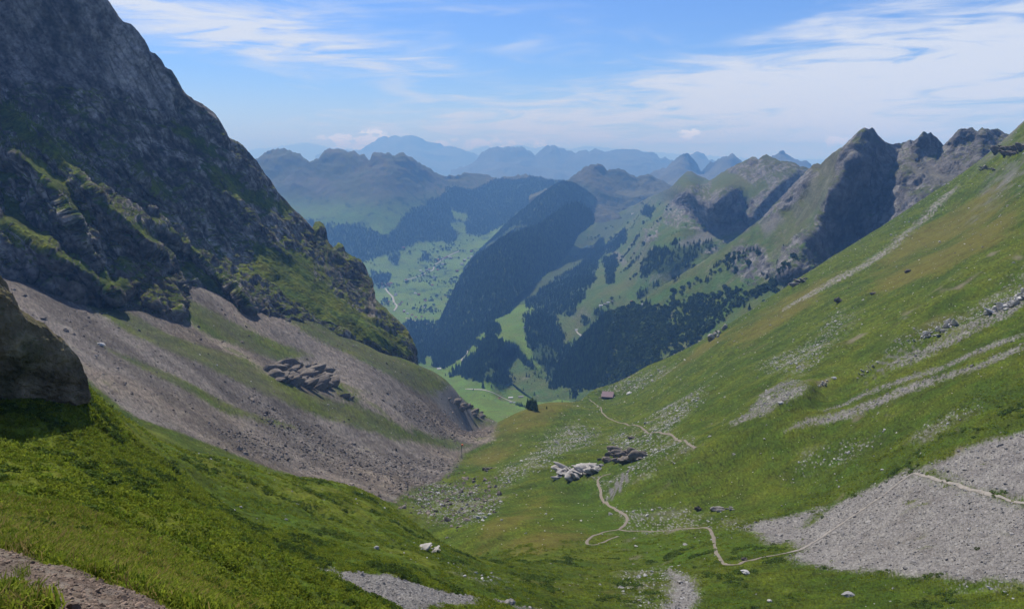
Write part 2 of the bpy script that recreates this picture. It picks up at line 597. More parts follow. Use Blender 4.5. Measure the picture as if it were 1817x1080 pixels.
SCREE_LEFT = [(-150, 440), (0, 470), (60, 495), (200, 540), (300, 565), (300, 490), (440, 530), (520, 558), (680, 620), (742, 645), (800, 688), (882, 744), (872, 780), (822, 806), (800, 838), (735, 862), (700, 890), (640, 880), (560, 850), (400, 800), (240, 740), (140, 660), (0, 560), (-150, 540)]
GRASS_IN_SCREE = [
    [(125, 522), (200, 541), (300, 590), (340, 604), (440, 640), (462, 662), (540, 700), (640, 722), (760, 790), (700, 778), (560, 735), (450, 690), (350, 640), (250, 600), (180, 560)],
    [(292, 508), (330, 530), (400, 566), (480, 604), (545, 628), (500, 640), (440, 618), (372, 590), (330, 566)],
    [(513, 562), (600, 588), (680, 620), (742, 645), (800, 690), (884, 748), (800, 728), (730, 690), (660, 650), (590, 612), (540, 588)],
    [(575, 668), (640, 712), (634, 722), (600, 708)],
    [(730, 760), (800, 778), (840, 792), (800, 800), (720, 778)],
    [(330, 812), (450, 830), (560, 850), (650, 880), (690, 896), (600, 880), (470, 850)],
    [(170, 610), (300, 660), (420, 720), (520, 752), (500, 754), (400, 728), (290, 676)],
    [(560, 700), (640, 735), (700, 752), (640, 742), (580, 716)],
]
SCREE_RIGHT = [
    [(1310, 936), (1380, 922), (1445, 903), (1456, 906), (1430, 935), (1480, 900), (1560, 862), (1604, 839), (1630, 840), (1720, 868), (1817, 893), (1920, 910), (1920, 1050), (1817, 1032), (1700, 1022), (1560, 1012), (1430, 1002), (1396, 990), (1420, 975), (1395, 962), (1364, 966), (1345, 948)],
    [(1640, 832), (1700, 806), (1780, 775), (1920, 745), (1920, 890), (1817, 886), (1740, 868), (1690, 852)],
    [(1392, 768), (1430, 746), (1478, 735), (1533, 717), (1607, 687), (1681, 665), (1737, 646), (1817, 609), (1817, 620), (1737, 655), (1681, 674), (1607, 700), (1540, 730), (1478, 750), (1430, 762)],
    [(1459, 730), (1533, 696), (1589, 678), (1674, 651), (1817, 592), (1817, 597), (1674, 658), (1589, 686), (1533, 703)],
    [(1563, 654), (1607, 628), (1663, 609), (1693, 583), (1756, 557), (1817, 528), (1830, 535), (1793, 560), (1748, 583), (1718, 598), (1663, 628), (1615, 650)],
    [(1289, 750), (1322, 735), (1355, 696), (1400, 676), (1437, 685), (1422, 705), (1355, 739), (1300, 758)],
    [(1697, 328), (1670, 350), (1641, 379), (1611, 406), (1584, 429), (1537, 463), (1519, 477), (1495, 492), (1500, 496), (1525, 482), (1548, 468), (1592, 437), (1618, 412), (1648, 385), (1676, 356), (1700, 333)],
    [(1526, 470), (1459, 505), (1422, 528), (1392, 548), (1395, 553), (1430, 536), (1470, 514), (1530, 479)],
    [(488, 994), (560, 1005), (640, 1016), (740, 1036), (900, 1070), (960, 1082), (700, 1100), (600, 1044), (540, 1016)],
    [(1185, 1010), (1230, 1030), (1240, 1060), (1215, 1090), (1170, 1090), (1190, 1060), (1195, 1035)],
]
ROCKY = [  # turf sown with pale stones
    [(1593, 600), (1663, 565), (1718, 546), (1793, 505), (1817, 470), (1900, 440), (1817, 531), (1693, 585), (1626, 612), (1560, 640)],
    [(975, 770), (1010, 750), (1060, 760), (1040, 790), (1000, 800), (960, 830), (900, 860), (880, 850), (940, 810)],
    [(1090, 770), (1160, 765), (1230, 795), (1190, 818), (1120, 808), (1085, 795)],
    [(1180, 720), (1240, 690), (1250, 700), (1210, 740), (1180, 775), (1150, 765)],
    [(1075, 690), (1110, 672), (1190, 655), (1165, 670), (1110, 690)],
    [(1430, 800), (1480, 790), (1550, 778), (1540, 800), (1450, 830), (1420, 850), (1400, 840)],
    [(1620, 780), (1660, 745), (1715, 720), (1720, 735), (1680, 760), (1640, 790)],
    [(1100, 905), (1220, 905), (1330, 925), (1330, 945), (1230, 935), (1130, 940)],
    [(1340, 650), (1440, 600), (1480, 560), (1500, 570), (1460, 640), (1420, 670)],
    [(760, 850), (830, 860), (880, 890), (840, 930), (770, 930), (740, 905), (720, 880)],
    [(1100, 1010), (1190, 1005), (1240, 1040), (1230, 1090), (1150, 1090), (1110, 1050)],
    [(820, 1000), (900, 1030), (870, 1040), (800, 1015)],
    [(1060, 845), (1160, 822), (1140, 845), (1080, 870)],
    [(1690, 1028), (1817, 1020), (1817, 1044), (1700, 1042)],
]
DRY = [
    [(812, 815), (880, 757), (960, 714), (1040, 692), (1000, 730), (920, 790), (850, 830)],
    [(1240, 612), (1330, 562), (1430, 500), (1500, 470), (1450, 540), (1330, 610), (1200, 650)],
    [(805, 975), (850, 935), (930, 900), (970, 880), (950, 920), (870, 960), (830, 985)],
    [(900, 960), (980, 940), (1040, 950), (960, 985), (900, 990)],
    [(1600, 420), (1700, 360), (1800, 300), (1800, 420), (1700, 470), (1560, 520), (1540, 490)],
]
LIGHT = [[(0, 806), (200, 870), (400, 956), (640, 1066), (520, 1050), (300, 960), (100, 890), (0, 860)], [(150, 694), (280, 770), (400, 815), (560, 860), (680, 905), (730, 932), (600, 915), (420, 860), (260, 800), (160, 730)], [(400, 900), (520, 930), (680, 960), (820, 1010), (700, 1000), (500, 950)]]
LUSH = [[(200, 800), (330, 850), (480, 910), (640, 960), (760, 1010), (700, 1030), (560, 1000), (420, 950), (300, 900), (180, 845)], [(0, 860), (120, 900), (260, 960), (330, 1010), (200, 1000), (60, 960), (0, 930)], [(1040, 860), (1110, 880), (1140, 930), (1060, 940), (1000, 910)], [(1110, 945), (1260, 945), (1270, 990), (1180, 1000), (1100, 970)], [(1280, 945), (1340, 955), (1390, 975), (1300, 990)]]
_gm = {'li': [gpoly(p, 30) for p in LIGHT], 'lu': [gpoly(p, 20) for p in LUSH], 'sl': [gpoly(SCREE_LEFT, 300)], 'gs': [gpoly(p, 300) for p in GRASS_IN_SCREE], 'sr': [gpoly(p, 70) for p in SCREE_RIGHT], 'rk': [gpoly(p, 70) for p in ROCKY], 'dry': [gpoly(p, 120) for p in DRY]}
TRAIL_NEAR = gpoly([(-160, 960), (0, 1000), (70, 1016), (140, 1042), (215, 1070), (290, 1105)])


def ground_colour(P, slope):
    """albedo of the ground at points P (n,3); slope = normal z"""
    x, Y = P[:, 0].astype(np.float64), P[:, 1].astype(np.float64)
    p = np.stack([x, Y, np.zeros_like(x)], 1)
    px = Y / FPX
    wob = (px * 9) * fbm(p / np.maximum(Y, 40)[:, None] * 400, 30, 4, 0.6, seed=9.0) + (px * 4) * RNG.normal(size=len(x)) * 0.6
    soft = px * 4 + 0.2
    n_big = fbm(p, 150, 4, 0.55, seed=12.0)
    n_mid = fbm(p, 26, 4, 0.6, seed=13.0, mins=Y * 0.012)
    mn = Y * 0.014
    n_fine = fbm(p, 7.0, 4, 0.65, seed=14.0, mins=mn)
    n_fine = np.where(Y > 300, fbm(p, 22.0, 4, 0.7, seed=15.0, mins=mn), n_fine)
    g = lerp(GRASS_B, GRASS_A, sstep(n_mid + 0.5 * n_big, -0.35, 0.4))
    g = g * (1 + 0.45 * n_fine + 0.22 * RNG.normal(size=len(x)))[:, None].clip(0.35, 1.8)
    g = g * (1 + 0.35 * (1 - sstep(x, -60, 20)) * (Y < 420))[:, None]          # left shoulder turf brightened in the colour, standing in for backlit glow
    cc, gg = 0.45 * x + 0.89 * Y, 0.89 * x - 0.45 * Y
    pat = fbm(np.stack([cc / 3.2, gg, 0 * x], 1), 11, 4, 0.62, seed=44.0, mins=mn * 0.6) + 0.5 * n_big
    pat = sstep(pat, 0.30, 0.50) * (x > 45) * sstep(Y, 150, 200) * (1 - sstep(Y, 560, 800))
    brown_ = sstep(fbm(p, 60, 4, 0.65, seed=33.0, mins=mn) + 0.4 * n_fine, 0.22, 0.55) * 0.5 * (x > 0)
    g = lerp(g, np.broadcast_to(C(.085, .074, .026), g.shape), brown_)
    g = lerp(g, np.broadcast_to(C(.150, .125, .095), g.shape), pat * 0.75)
    dry = np.zeros(len(x))
    for q in _gm['dry']:
        dry = np.maximum(dry, poly_mask(x, Y, q, soft * 8, wob * 3))
    dryness = sstep(n_big * 0.9 + n_mid * 0.5 + 0.75 * dry, 0.15, 0.95) * (0.22 + 0.42 * dry) + 0.12 * sstep(n_fine, 0.1, 0.5)
    g = lerp(g, np.broadcast_to(GRASS_D, g.shape), np.clip(dryness, 0, 0.85))
    for q in _gm['li']:
        g = lerp(g, np.broadcast_to(C(.140, .150, .018), g.shape), poly_mask(x, Y, q, soft * 14, wob * 4) * (0.15 + 0.55 * sstep(n_mid, -0.3, 0.4)))
    for q in _gm['lu']:
        g = lerp(g, np.broadcast_to(C(.036, .080, .008), g.shape), poly_mask(x, Y, q, soft * 14, wob * 4) * (0.15 + 0.6 * sstep(n_mid, -0.3, 0.4)))
    m_sl = poly_mask(x, Y, _gm['sl'][0], soft * 2, wob * 1.2)
    gs = np.zeros(len(x))
    for q in _gm['gs']:
        gs = np.maximum(gs, poly_mask(x, Y, q, soft * 3, wob * 2.2))
    # fall-line streaks in the scree
    fx = (x * 0.80 - Y * 0.60)
    fy = (x * 0.60 + Y * 0.80)
    st = fbm(np.stack([fy, fx * 0.055, np.zeros_like(x)], 1), 34, 5, 0.62, seed=21.0)
    tuft = sstep(st + 0.6 * n_mid, 0.24, 0.50) * 0.6
    gs = np.clip(gs * (0.85 + 0.9 * st), 0, 1)
    m_sl = m_sl * (1 - np.maximum(gs * 0.92, tuft))
    sc = lerp(SCREE_L, SCREE_L2, sstep(st + 0.35 * n_fine, -0.45, 0.55))
    warm = sstep(fbm(p, 200, 2, seed=31.0) + 0.3 * st, -0.1, 0.4)
    sc = sc * lerp(C(1, 1, 1.0), C(1.05, 0.99, 0.90), warm)
    sc = sc * (1 + 0.22 * RNG.normal(size=len(x)))[:, None].clip(0.55, 1.5)
    col = lerp(g, sc, m_sl)
    m_sr = np.zeros(len(x))
    broken = sstep(n_fine * 0.9 + 0.35 * RNG.normal(size=len(x)) + 0.35 * st, -0.45, 0.30)
    for i, q in enumerate(_gm['sr']):
        m_sr = np.maximum(m_sr, (broken if 2 <= i <= 7 else 1.0) * poly_mask(x, Y, q, soft * (3.5 if i < 2 else 2.0), wob * (2.6 if i < 2 else 1.5)))
    hole = sstep(n_mid * 0.6 + n_fine * 0.7, np.where(Y > 330, 0.05, 0.22), np.where(Y > 330, 0.4, 0.42)) * 0.9
    m_sr = np.clip(m_sr * (1 - hole) - 0.35 * sstep(n_fine + 0.5 * RNG.normal(size=len(x)) * 0.6, 0.2, 0.6) * (m_sr < 0.97), 0, 1)
    sr = lerp(SCREE_R, SCREE_R2, sstep(n_mid, -0.1, 0.6) * 0.6)
    sr = sr * (1 + 0.16 * RNG.normal(size=len(x)))[:, None].clip(0.6, 1.5)
    col = lerp(col, sr, m_sr)
    m_rk = np.zeros(len(x))
    for q in _gm['rk']:
        m_rk = np.maximum(m_rk, poly_mask(x, Y, q, soft * 6, wob * 3))
    stones = sstep(n_fine * 0.7 + n_mid * 0.5 + 0.4 * RNG.normal(size=len(x)), 0.30, 0.65) * m_rk
    brown = sstep(n_mid, 0.0, 0.4) * m_rk * 0.5 * (Y > 130)
    col = lerp(col, np.broadcast_to(SCREE_R2 * 0.85, col.shape), brown)
    col = lerp(col, np.broadcast_to(PALE * 0.85, col.shape), stones * 0.8)
    # bare rock where it is steep
    m_st = sstep(0.72 - slope + 0.10 * n_fine, 0.0, 0.10) * (Y > 330)
    col = lerp(col, np.broadcast_to(C(0.132, 0.127, 0.121), col.shape), m_st)
    return col.astype(np.float32), m_sl, m_sr, m_rk


MASKS = {}


def build_ground(name, a0, a1, nc, y0, y1, nr, mat):
    a = np.linspace(a0, a1, nc)
    Y = np.exp(np.linspace(math.log(y0), math.log(y1), nr))
    AA, YY = np.meshgrid(a, Y)
    x, y = (AA * YY).ravel(), YY.ravel()
    z = height(x, y)
    P = np.stack([x, y, z], 1).reshape(nr, nc, 3)
    n = grid_normals(P)
    n *= np.sign(n[..., 2:3] + 1e-9)
    V = P.reshape(-1, 3)
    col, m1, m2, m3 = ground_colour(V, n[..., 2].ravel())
    # trail at the viewer's feet
    if y0 < 20:
        k = V[:, 1] < 40
        d, _ = seg_dist(V[k, 0], V[k, 1], TRAIL_NEAR, closed=False)
        wv = fbm(np.stack([V[k, 0], V[k, 1], 0 * V[k, 0]], 1), 1.6, 4, 0.6, seed=40)
        m = 1 - sstep(d + 0.7 * wv, 0.95, 1.2)
        soil = lerp(C(0.110, 0.083, 0.062), C(0.165, 0.138, 0.113), sstep(fbm(np.stack([V[k, 0], V[k, 1], 0 * V[k, 0]], 1), 0.5, 3, 0.6, seed=41), -0.2, 0.4))
        col[k] = lerp(col[k], soil, m)
    MASKS[name] = (m1, m2, m3)
    F = grid_faces(nr, nc)[:, ::-1]
    return mesh_obj(name, V, F, mat, col=col)


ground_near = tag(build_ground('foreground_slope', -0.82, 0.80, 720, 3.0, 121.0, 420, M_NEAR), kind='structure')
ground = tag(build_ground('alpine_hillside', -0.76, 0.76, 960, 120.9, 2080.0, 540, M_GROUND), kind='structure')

# ------------------------------------------------------------------ mountains: relief sheets
def relief(name, top, bot, ctrl, step, mat, colour, disp, ridges=(), back=(600, 500), rstep=None, reg=1e-6, jag=0.0, hold=10.0, smooth=True):
    """A mountain side. top/bot: skyline and foot as picked on the photograph, ctrl: (pixel, pixel, depth) points that give it
    its real distance and shape, ridges: spurs that stand proud, disp(P, Y): metres of rock relief along the surface normal.
    The sheet goes on over the skyline and down the far side."""
    top, bot = np.array(top, float), np.array(bot, float)
    px0, px1 = max(top[0, 0], bot[0, 0]), min(top[-1, 0], bot[-1, 0])
    nc = int((px1 - px0) / step) + 2
    cx = np.linspace(px0, px1, nc)
    ty = np.interp(cx, top[:, 0], top[:, 1])
    by = np.interp(cx, bot[:, 0], bot[:, 1])
    if jag:
        ty = ty + jag * fbm(np.stack([cx, 0 * cx, 0 * cx], 1), 14, 4, 0.7, ridged=True, seed=len(name) * 1.3)
    nr = int(np.max(by - ty) / (rstep or step)) + 2
    t = np.linspace(0, 1, nr)[:, None]
    PX = np.broadcast_to(cx, (nr, nc)).copy()
    PY = ty[None, :] * (1 - t) + by[None, :] * t
    c = np.array(ctrl, float)
    T = TPS(c[:, :2] / 300.0, np.log(c[:, 2]), reg)
    Yd = np.exp(T(np.stack([PX.ravel(), PY.ravel()], 1) / 300.0))
    qx, qy = PX.ravel(), PY.ravel()
    for pts, amp, wl, wr in ridges:
        pts = np.array(pts, float)
        best, sd, ar = np.full(qx.shape, 1e18), np.zeros(qx.shape), np.zeros(qx.shape)
        for i in range(len(pts) - 1):
            ax, ay = pts[i]
            vx, vy = pts[i + 1] - pts[i]
            tt = np.clip(((qx - ax) * vx + (qy - ay) * vy) / (vx * vx + vy * vy), 0, 1)
            ddx, ddy = qx - ax - tt * vx, qy - ay - tt * vy
            dd = np.hypot(ddx, ddy)
            k = dd < best
            best = np.where(k, dd, best)
            sd = np.where(k, np.sign(vx * ddy - vy * ddx), sd)
            ar = np.where(k, (i + tt) / (len(pts) - 1), ar)
        wdt = np.where(sd > 0, wl, wr)
        wdt = wdt * (1 + 0.35 * fbm(np.stack([qx, qy, 0 * qx], 1), 40, 3, seed=3.3))
        prof = np.clip(1 - best / wdt, 0, 1)
        prof = prof * (0.45 + 0.55 * prof)
        Yd = Yd - amp * prof * np.clip(np.minimum(ar * 4 + 0.35, (1 - ar) * 6 + 0.3), 0, 1)
    a, b = ray(qx, qy)
    P = np.stack([a * Yd, Yd, b * Yd], 1).reshape(nr, nc, 3)
    n = grid_normals(P)
    d = disp(P.reshape(-1, 3), Yd, qx, qy, n.reshape(-1, 3))
    d = d.reshape(nr, nc) * np.clip(0.12 + (PY - ty[None, :]) / hold, 0, 1)
    d = np.minimum(d, (0.6 * (PY - ty[None, :]) + 0.3) * Yd.reshape(nr, nc) / FPX)      # the skyline itself stays where it is
    P = P + n * d[..., None]
    # far side
    nb = 5
    k = np.linspace(1, 0.0, nb + 1)[:-1, None, None] ** 1.5
    out = P[0] / np.linalg.norm(P[0][:, :2], axis=1)[:, None]
    out[:, 2] = 0
    B = P[0][None] + out[None] * back[0] * k
    B[..., 2] -= back[1] * k[..., 0] * (0.8 + 0.4 * k[..., 0])
    P = np.concatenate([B, P], 0)
    n = grid_normals(P)
    V = P.reshape(-1, 3)
    QX = np.concatenate([np.broadcast_to(cx, (nb, nc)), PX], 0).ravel()
    QY = np.concatenate([np.broadcast_to(ty, (nb, nc)), PY], 0).ravel()
    nz = n.reshape(-1, 3)
    nz = nz * np.sign(nz[:, 2:3] + 1e-9) if False else nz
    col = colour(V, nz, QX, QY)
    o = mesh_obj(name, V, grid_faces(nr + nb, nc), mat, col=col.astype(np.float32), smooth=smooth)
    o['kind'] = 'structure'
    REL[name] = dict(o=o, V=V, PX=QX, PY=QY, nr=nr + nb, nc=nc, N=nz)
    return o


REL = {}


def pmask(qx, qy, polys, soft=2.0, wobamp=4.0, seed=1.0, wave=20):
    wob = wobamp * fbm(np.stack([qx, qy, 0 * qx], 1), wave, 4, 0.6, seed=seed)
    m = np.zeros(len(qx), dtype=np.float32)
    for p in polys:
        m = np.maximum(m, poly_mask(qx, qy, np.array(p, float), soft, wob))
    return m


ROCK_1, ROCK_2, ROCK_3 = C(.085, .076, .070), C(.150, .137, .125), C(.11, .085, .058)
TURF_1, TURF_2 = C(0.033, 0.047, 0.009), C(0.052, 0.058, 0.013)


def strata(P, nrm, wave, seed=0.0, warp=0.35):
    """layered rock: ledges along tilted beds"""
    nrm = np.array(nrm) / np.linalg.norm(nrm)
    t = P @ nrm / wave + warp * 3 * fbm(P, wave * 12, 3, 0.5, seed=seed)
    o = np.zeros(len(P), dtype=np.float32)
    z = np.zeros(len(P))
    for k, (f, a) in enumerate(((1.0, 1.0), (2.7, 0.5), (6.1, 0.25))):
        o += a * pnoise(t * f + seed, z + 3.3 * k, z)
    return o

# ---- left massif
BED = (0.62, -0.25, 0.74)         # the beds dip down to the right


def disp_massif(P, Y, qx, qy, n):
    mins = Y * 0.0018
    along = P[:, 0] * 0.83 + P[:, 1] * 0.56
    down = 22.0 * fbm(np.stack([along + 0.5 * P[:, 2], P[:, 2] * 0.30, 0 * Y], 1), 95, 5, 0.58, ridged=True, seed=2.0)
    cr = 19.0 * fbm(P * np.array([1, 1, 0.8]), 50, 6, 0.70, ridged=True, seed=5.0, mins=mins)
    s = 4.5 * strata(P, BED, 18, 7.0, 0.5)
    nb = np.array(BED) / np.linalg.norm(BED)
    for wv, am, sd in ((34.0, 9.0, 0.0), (13.0, 4.0, 5.0)):            # broken ledges along the beds
        t_ = P @ nb / wv + 1.1 * fbm(P, 130, 3, 0.5, seed=51 + sd)
        fr_ = t_ - np.floor(t_)
        s = s + am * (np.where(fr_ < 0.72, fr_ / 0.72, (1 - fr_) / 0.28) - 0.5) * sstep(fbm(P, 90, 3, 0.6, seed=57 + sd), -0.35, 0.25)
    wall = pmask(qx, qy, [WALL], 10, 8, 3.0)
    pil = 13.0 * fbm(np.stack([along + 0.35 * P[:, 2], P[:, 2] * 0.22, 0 * Y], 1), 46, 5, 0.6, ridged=True, seed=17.0)
    gr = pmask(qx, qy, GREEN_MASSIF, 8, 8, 6.0)
    return (1 - wall) * (down * (1 - 0.4 * gr) + s * (1 - 0.7 * gr)) + cr * (1 - 0.45 * wall) * (1 - 0.72 * gr) + wall * (pil + 0.4 * s)


WALL = [(-220, -400), (190, -60), (240, 40), (270, 90), (300, 150), (312, 212), (280, 205), (248, 178), (210, 158), (150, 165), (80, 150), (0, 148), (-220, 130)]


def col_massif(V, n, qx, qy):
    nf = fbm(V, 16, 5, 0.70, seed=3.0)
    nm = fbm(V, 80, 4, 0.6, seed=4.0)
    s = strata(V, BED, 9, 9.0, 0.5)
    rock = lerp(C(.080, .070, .062), C(.265, .240, .215), sstep(nf * 1.2 + 0.7 * s + 0.3 * nm, -0.35, 0.45))
    pale = sstep(nf + 0.7 * s - 0.3 * nm, 0.34, 0.52)
    rock = lerp(rock, np.broadcast_to(C(.40, .375, .345), rock.shape), pale * 0.75)
    crack_dark = np.exp(-(pnoise(V[:, 0] / 14 + 0.5 * V[:, 2] / 14, V[:, 1] / 14, V[:, 2] / 70) / 0.10) ** 2)       # thin dark lines: shade of cracks painted into the rock colour
    rock = rock * (1 - 0.55 * crack_dark)[:, None]
    rock = lerp(rock, np.broadcast_to(ROCK_3, rock.shape), pmask(qx, qy, [[(205, 395), (250, 415), (262, 470), (325, 545), (300, 575), (200, 535), (220, 460)], [(90, 490), (200, 505), (200, 545), (110, 525)]], 14, 10) * 0.6)
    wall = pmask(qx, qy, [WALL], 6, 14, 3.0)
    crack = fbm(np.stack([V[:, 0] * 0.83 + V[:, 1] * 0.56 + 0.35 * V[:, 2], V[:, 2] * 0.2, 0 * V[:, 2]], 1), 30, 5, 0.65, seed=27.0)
    wc = lerp(C(.080, .073, .068), C(.21, .195, .183), sstep(crack + 0.6 * nf, -0.4, 0.4)) * (1 - 0.45 * crack_dark)[:, None]
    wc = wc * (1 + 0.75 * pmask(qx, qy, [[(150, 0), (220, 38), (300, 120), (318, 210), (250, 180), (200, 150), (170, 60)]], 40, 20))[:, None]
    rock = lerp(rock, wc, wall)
    # turf holds on whatever is not too steep
    thr = 0.72 + 0.30 * wall - 0.46 * pmask(qx, qy, GREEN_MASSIF, 8, 8, 6.0)
    g = sstep(n[:, 2] - thr + 0.18 * nf + 0.24 * nm, -0.05, 0.07)
    turf = lerp(C(.050, .072, .010), C(.100, .115, .014), sstep(nm + nf, -0.2, 0.5))
    return lerp(rock, turf, g)


GREEN_MASSIF = [[(0, 180), (30, 195), (90, 250), (135, 290), (115, 302), (60, 258), (0, 218)],
                [(0, 290), (60, 276), (90, 300), (125, 330), (155, 380), (205, 430), (190, 442), (140, 402), (105, 352), (70, 324), (30, 322), (0, 335)],
                [(0, 325), (40, 368), (80, 438), (110, 458), (150, 478), (207, 500), (210, 518), (170, 518), (120, 492), (75, 472), (35, 435), (0, 405)],
                [(180, 362), (230, 397), (290, 408), (335, 440), (385, 488), (436, 545), (410, 553), (360, 515), (310, 465), (260, 432), (212, 402)],
                [(350, 278), (400, 300), (440, 328), (480, 342), (520, 372), (500, 384), (450, 368), (400, 348), (358, 312)],
                [(440, 428), (500, 448), (560, 488), (600, 528), (640, 558), (700, 593), (732, 630), (690, 628), (620, 594), (560, 564), (500, 524), (452, 484)],
                [(300, 213), (340, 233), (380, 263), (402, 285), (380, 287), (340, 262), (308, 236)], [(480, 430), (520, 450), (560, 470), (590, 500), (560, 490), (520, 468)], [(240, 300), (280, 330), (300, 360), (270, 345)]]
MASSIF_SKY = [(-220, -480), (-100, -330), (60, -150), (150, -50), (188, -5), (200, 12), (212, 30), (218, 38), (232, 42), (245, 55), (258, 72), (266, 90), (280, 98), (288, 108), (292, 118), (305, 125), (314, 138), (318, 152), (332, 168), (350, 180), (368, 190), (380, 200), (388, 210), (398, 232), (405, 242), (418, 250), (430, 256), (440, 268), (455, 284),
              (468, 305), (480, 318), (490, 338), (505, 352), (518, 368), (532, 380), (548, 396), (554, 404), (558, 394), (566, 391), (573, 396), (578, 412), (583, 430), (592, 438), (600, 429), (608, 432), (613, 446), (628, 455), (640, 460), (648, 472), (654, 486), (660, 510), (666, 530), (680, 542), (700, 562), (718, 578), (730, 596), (738, 620), (744, 650), (750, 665)]
MASSIF_FOOT = [(-220, 500), (0, 540), (60, 560), (200, 600), (300, 640), (330, 640), (440, 640), (500, 640), (600, 650), (680, 680), (750, 700)]
MC = [(-220, -480, 1120), (60, -150, 1190), (190, -5, 1260), (266, 85, 1300), (314, 138, 1340), (400, 238, 1420), (460, 290, 1470), (548, 396, 1540), (600, 430, 1560), (640, 460, 1550), (660, 520, 1480), (700, 562, 1400), (744, 650, 1290), (750, 700, 1260),
      (0, 145, 1130), (150, 160, 1200), (250, 180, 1260), (310, 215, 1310), (-220, 130, 1030),
      (0, 200, 1060), (0, 300, 940), (0, 400, 865), (0, 470, 800), (-220, 300, 880), (-220, 470, 750), (0, 540, 770), (-220, 560, 720),
      (150, 250, 1120), (150, 350, 1000), (150, 450, 900), (150, 530, 835), (150, 600, 800),
      (300, 300, 1230), (300, 400, 1130), (300, 490, 1045), (300, 600, 960), (250, 560, 870), (300, 575, 900),
      (400, 350, 1330), (400, 450, 1210), (400, 530, 1110), (440, 532, 1120), (450, 600, 1070),
      (500, 430, 1380), (500, 500, 1240), (520, 558, 1150), (600, 500, 1420), (600, 588, 1200), (600, 640, 1150), (680, 620, 1235), (680, 570, 1330), (700, 680, 1200)]
MR = [  # spurs: crest line from high to low, metres proud, pixel width below/left and above/right
    ([(20, 190), (70, 230), (120, 290), (185, 367), (230, 400), (262, 440), (300, 490), (322, 545)], 95, 110, 26),
    ([(-40, 380), (22, 404), (78, 444), (144, 478), (200, 520), (207, 540)], 55, 80, 20),
    ([(222, 372), (307, 422), (370, 474), (426, 530), (445, 562)], 60, 55, 24),
    ([(340, 250), (400, 330), (450, 400), (520, 470), (600, 540), (680, 600), (735, 640)], 45, 60, 50),
    ([(120, 200), (180, 260), (260, 330), (330, 390)], 35, 40, 26),
    ([(430, 290), (480, 360), (560, 450), (620, 520)], 25, 34, 22),
    ([(-60, 235), (0, 262), (50, 288), (100, 340), (135, 410), (160, 470)], 60, 80, 20),
]
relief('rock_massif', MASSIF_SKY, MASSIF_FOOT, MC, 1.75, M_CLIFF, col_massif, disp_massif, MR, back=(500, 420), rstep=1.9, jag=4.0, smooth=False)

# ---- far ranges, farthest first
def disp_far(amp, wave, seed):
    def f(P, Y, qx, qy, n):
        q = P.copy()
        q[:, 2] *= 0.5
        return amp * fbm(q, wave, 6, 0.55, ridged=True, seed=seed, mins=Y * 0.0022)
    return f


def col_far(base, alt=None, amt=0.4, wave=900, snow=0.0):
    alt = base if alt is None else alt

    def f(V, n, qx, qy):
        m = sstep(fbm(V, wave, 5, 0.6, seed=5.5) + 0.5 * (n[:, 2] - 0.5), -0.3, 0.4)
        c = lerp(base, alt, m)
        if snow:
            c = lerp(c, np.broadcast_to(C(0.413, 0.429, 0.440), c.shape), sstep(fbm(V, wave, 4, 0.6, seed=8) + (V[:, 2] - snow) / 400.0, 0.0, 0.3))
        return c
    return f


def flat_ctrl(top, Y, drop, Yb):
    return [(x, y, Y) for x, y in top[::max(1, len(top) // 14)]] + [(x, y + drop, Yb) for x, y in top[::max(1, len(top) // 8)]] + [(top[-1][0], top[-1][1], Y), (top[-1][0], top[-1][1] + drop, Yb)]


A_SKY = [(380, 280), (420, 270), (455, 263), (480, 262), (500, 258), (525, 255), (545, 252), (565, 256), (590, 262), (640, 266), (700, 270), (760, 262), (800, 262), (830, 268), (860, 258), (880, 262), (920, 256), (950, 262), (985, 257), (1010, 264), (1040, 258), (1080, 262), (1130, 266), (1190, 272), (1260, 276), (1340, 280), (1480, 282), (1640, 280)]
relief('snowy_far_range', A_SKY, [(380, 320), (1640, 320)], flat_ctrl(A_SKY, 60000, 40, 52000), 2.2, M_FAR, col_far(C(0.088, 0.094, 0.105), C(0.132, 0.138, 0.149), snow=1050), disp_far(260, 2500, 1.0), back=(3000, 2000), rstep=5, jag=5.0, hold=3.0)
B_SKY = [(560, 275), (600, 262), (625, 268), (640, 266), (652, 257), (662, 252), (672, 244), (682, 241), (690, 243), (700, 240), (712, 243), (722, 240), (735, 240), (745, 243), (755, 250), (768, 253), (780, 253), (788, 260), (800, 258), (812, 262), (830, 268), (850, 275), (870, 280), (930, 290), (1000, 300)]
relief('table_topped_far_mountain', B_SKY, [(560, 335), (1000, 340)], flat_ctrl(B_SKY, 36000, 70, 30000), 1.6, M_FAR, col_far(C(0.055, 0.063, 0.066), C(0.083, 0.088, 0.083)), disp_far(420, 2600, 2.0), back=(3000, 2000), rstep=2.2, jag=4.0, hold=3.0)
C_SKY = [(800, 300), (830, 292), (848, 280), (855, 268), (868, 261), (882, 258), (895, 261), (910, 258), (925, 260), (938, 266), (950, 274), (957, 266), (968, 258), (980, 257), (995, 261), (1008, 266), (1022, 270), (1035, 264), (1045, 267), (1058, 262), (1072, 268), (1090, 264), (1105, 262), (1120, 264), (1130, 263), (1142, 268), (1160, 268), (1170, 278), (1185, 280), (1200, 286), (1230, 270), (1245, 268), (1258, 282), (1300, 290), (1360, 300)]
relief('blue_far_range', C_SKY, [(800, 345), (1360, 345)], flat_ctrl(C_SKY, 25000, 70, 20500), 1.6, M_FAR, col_far(C(0.047, 0.055, 0.055), C(0.072, 0.077, 0.066)), disp_far(380, 2200, 3.0), back=(2500, 1800), rstep=2.2, jag=8.0, hold=3.0)
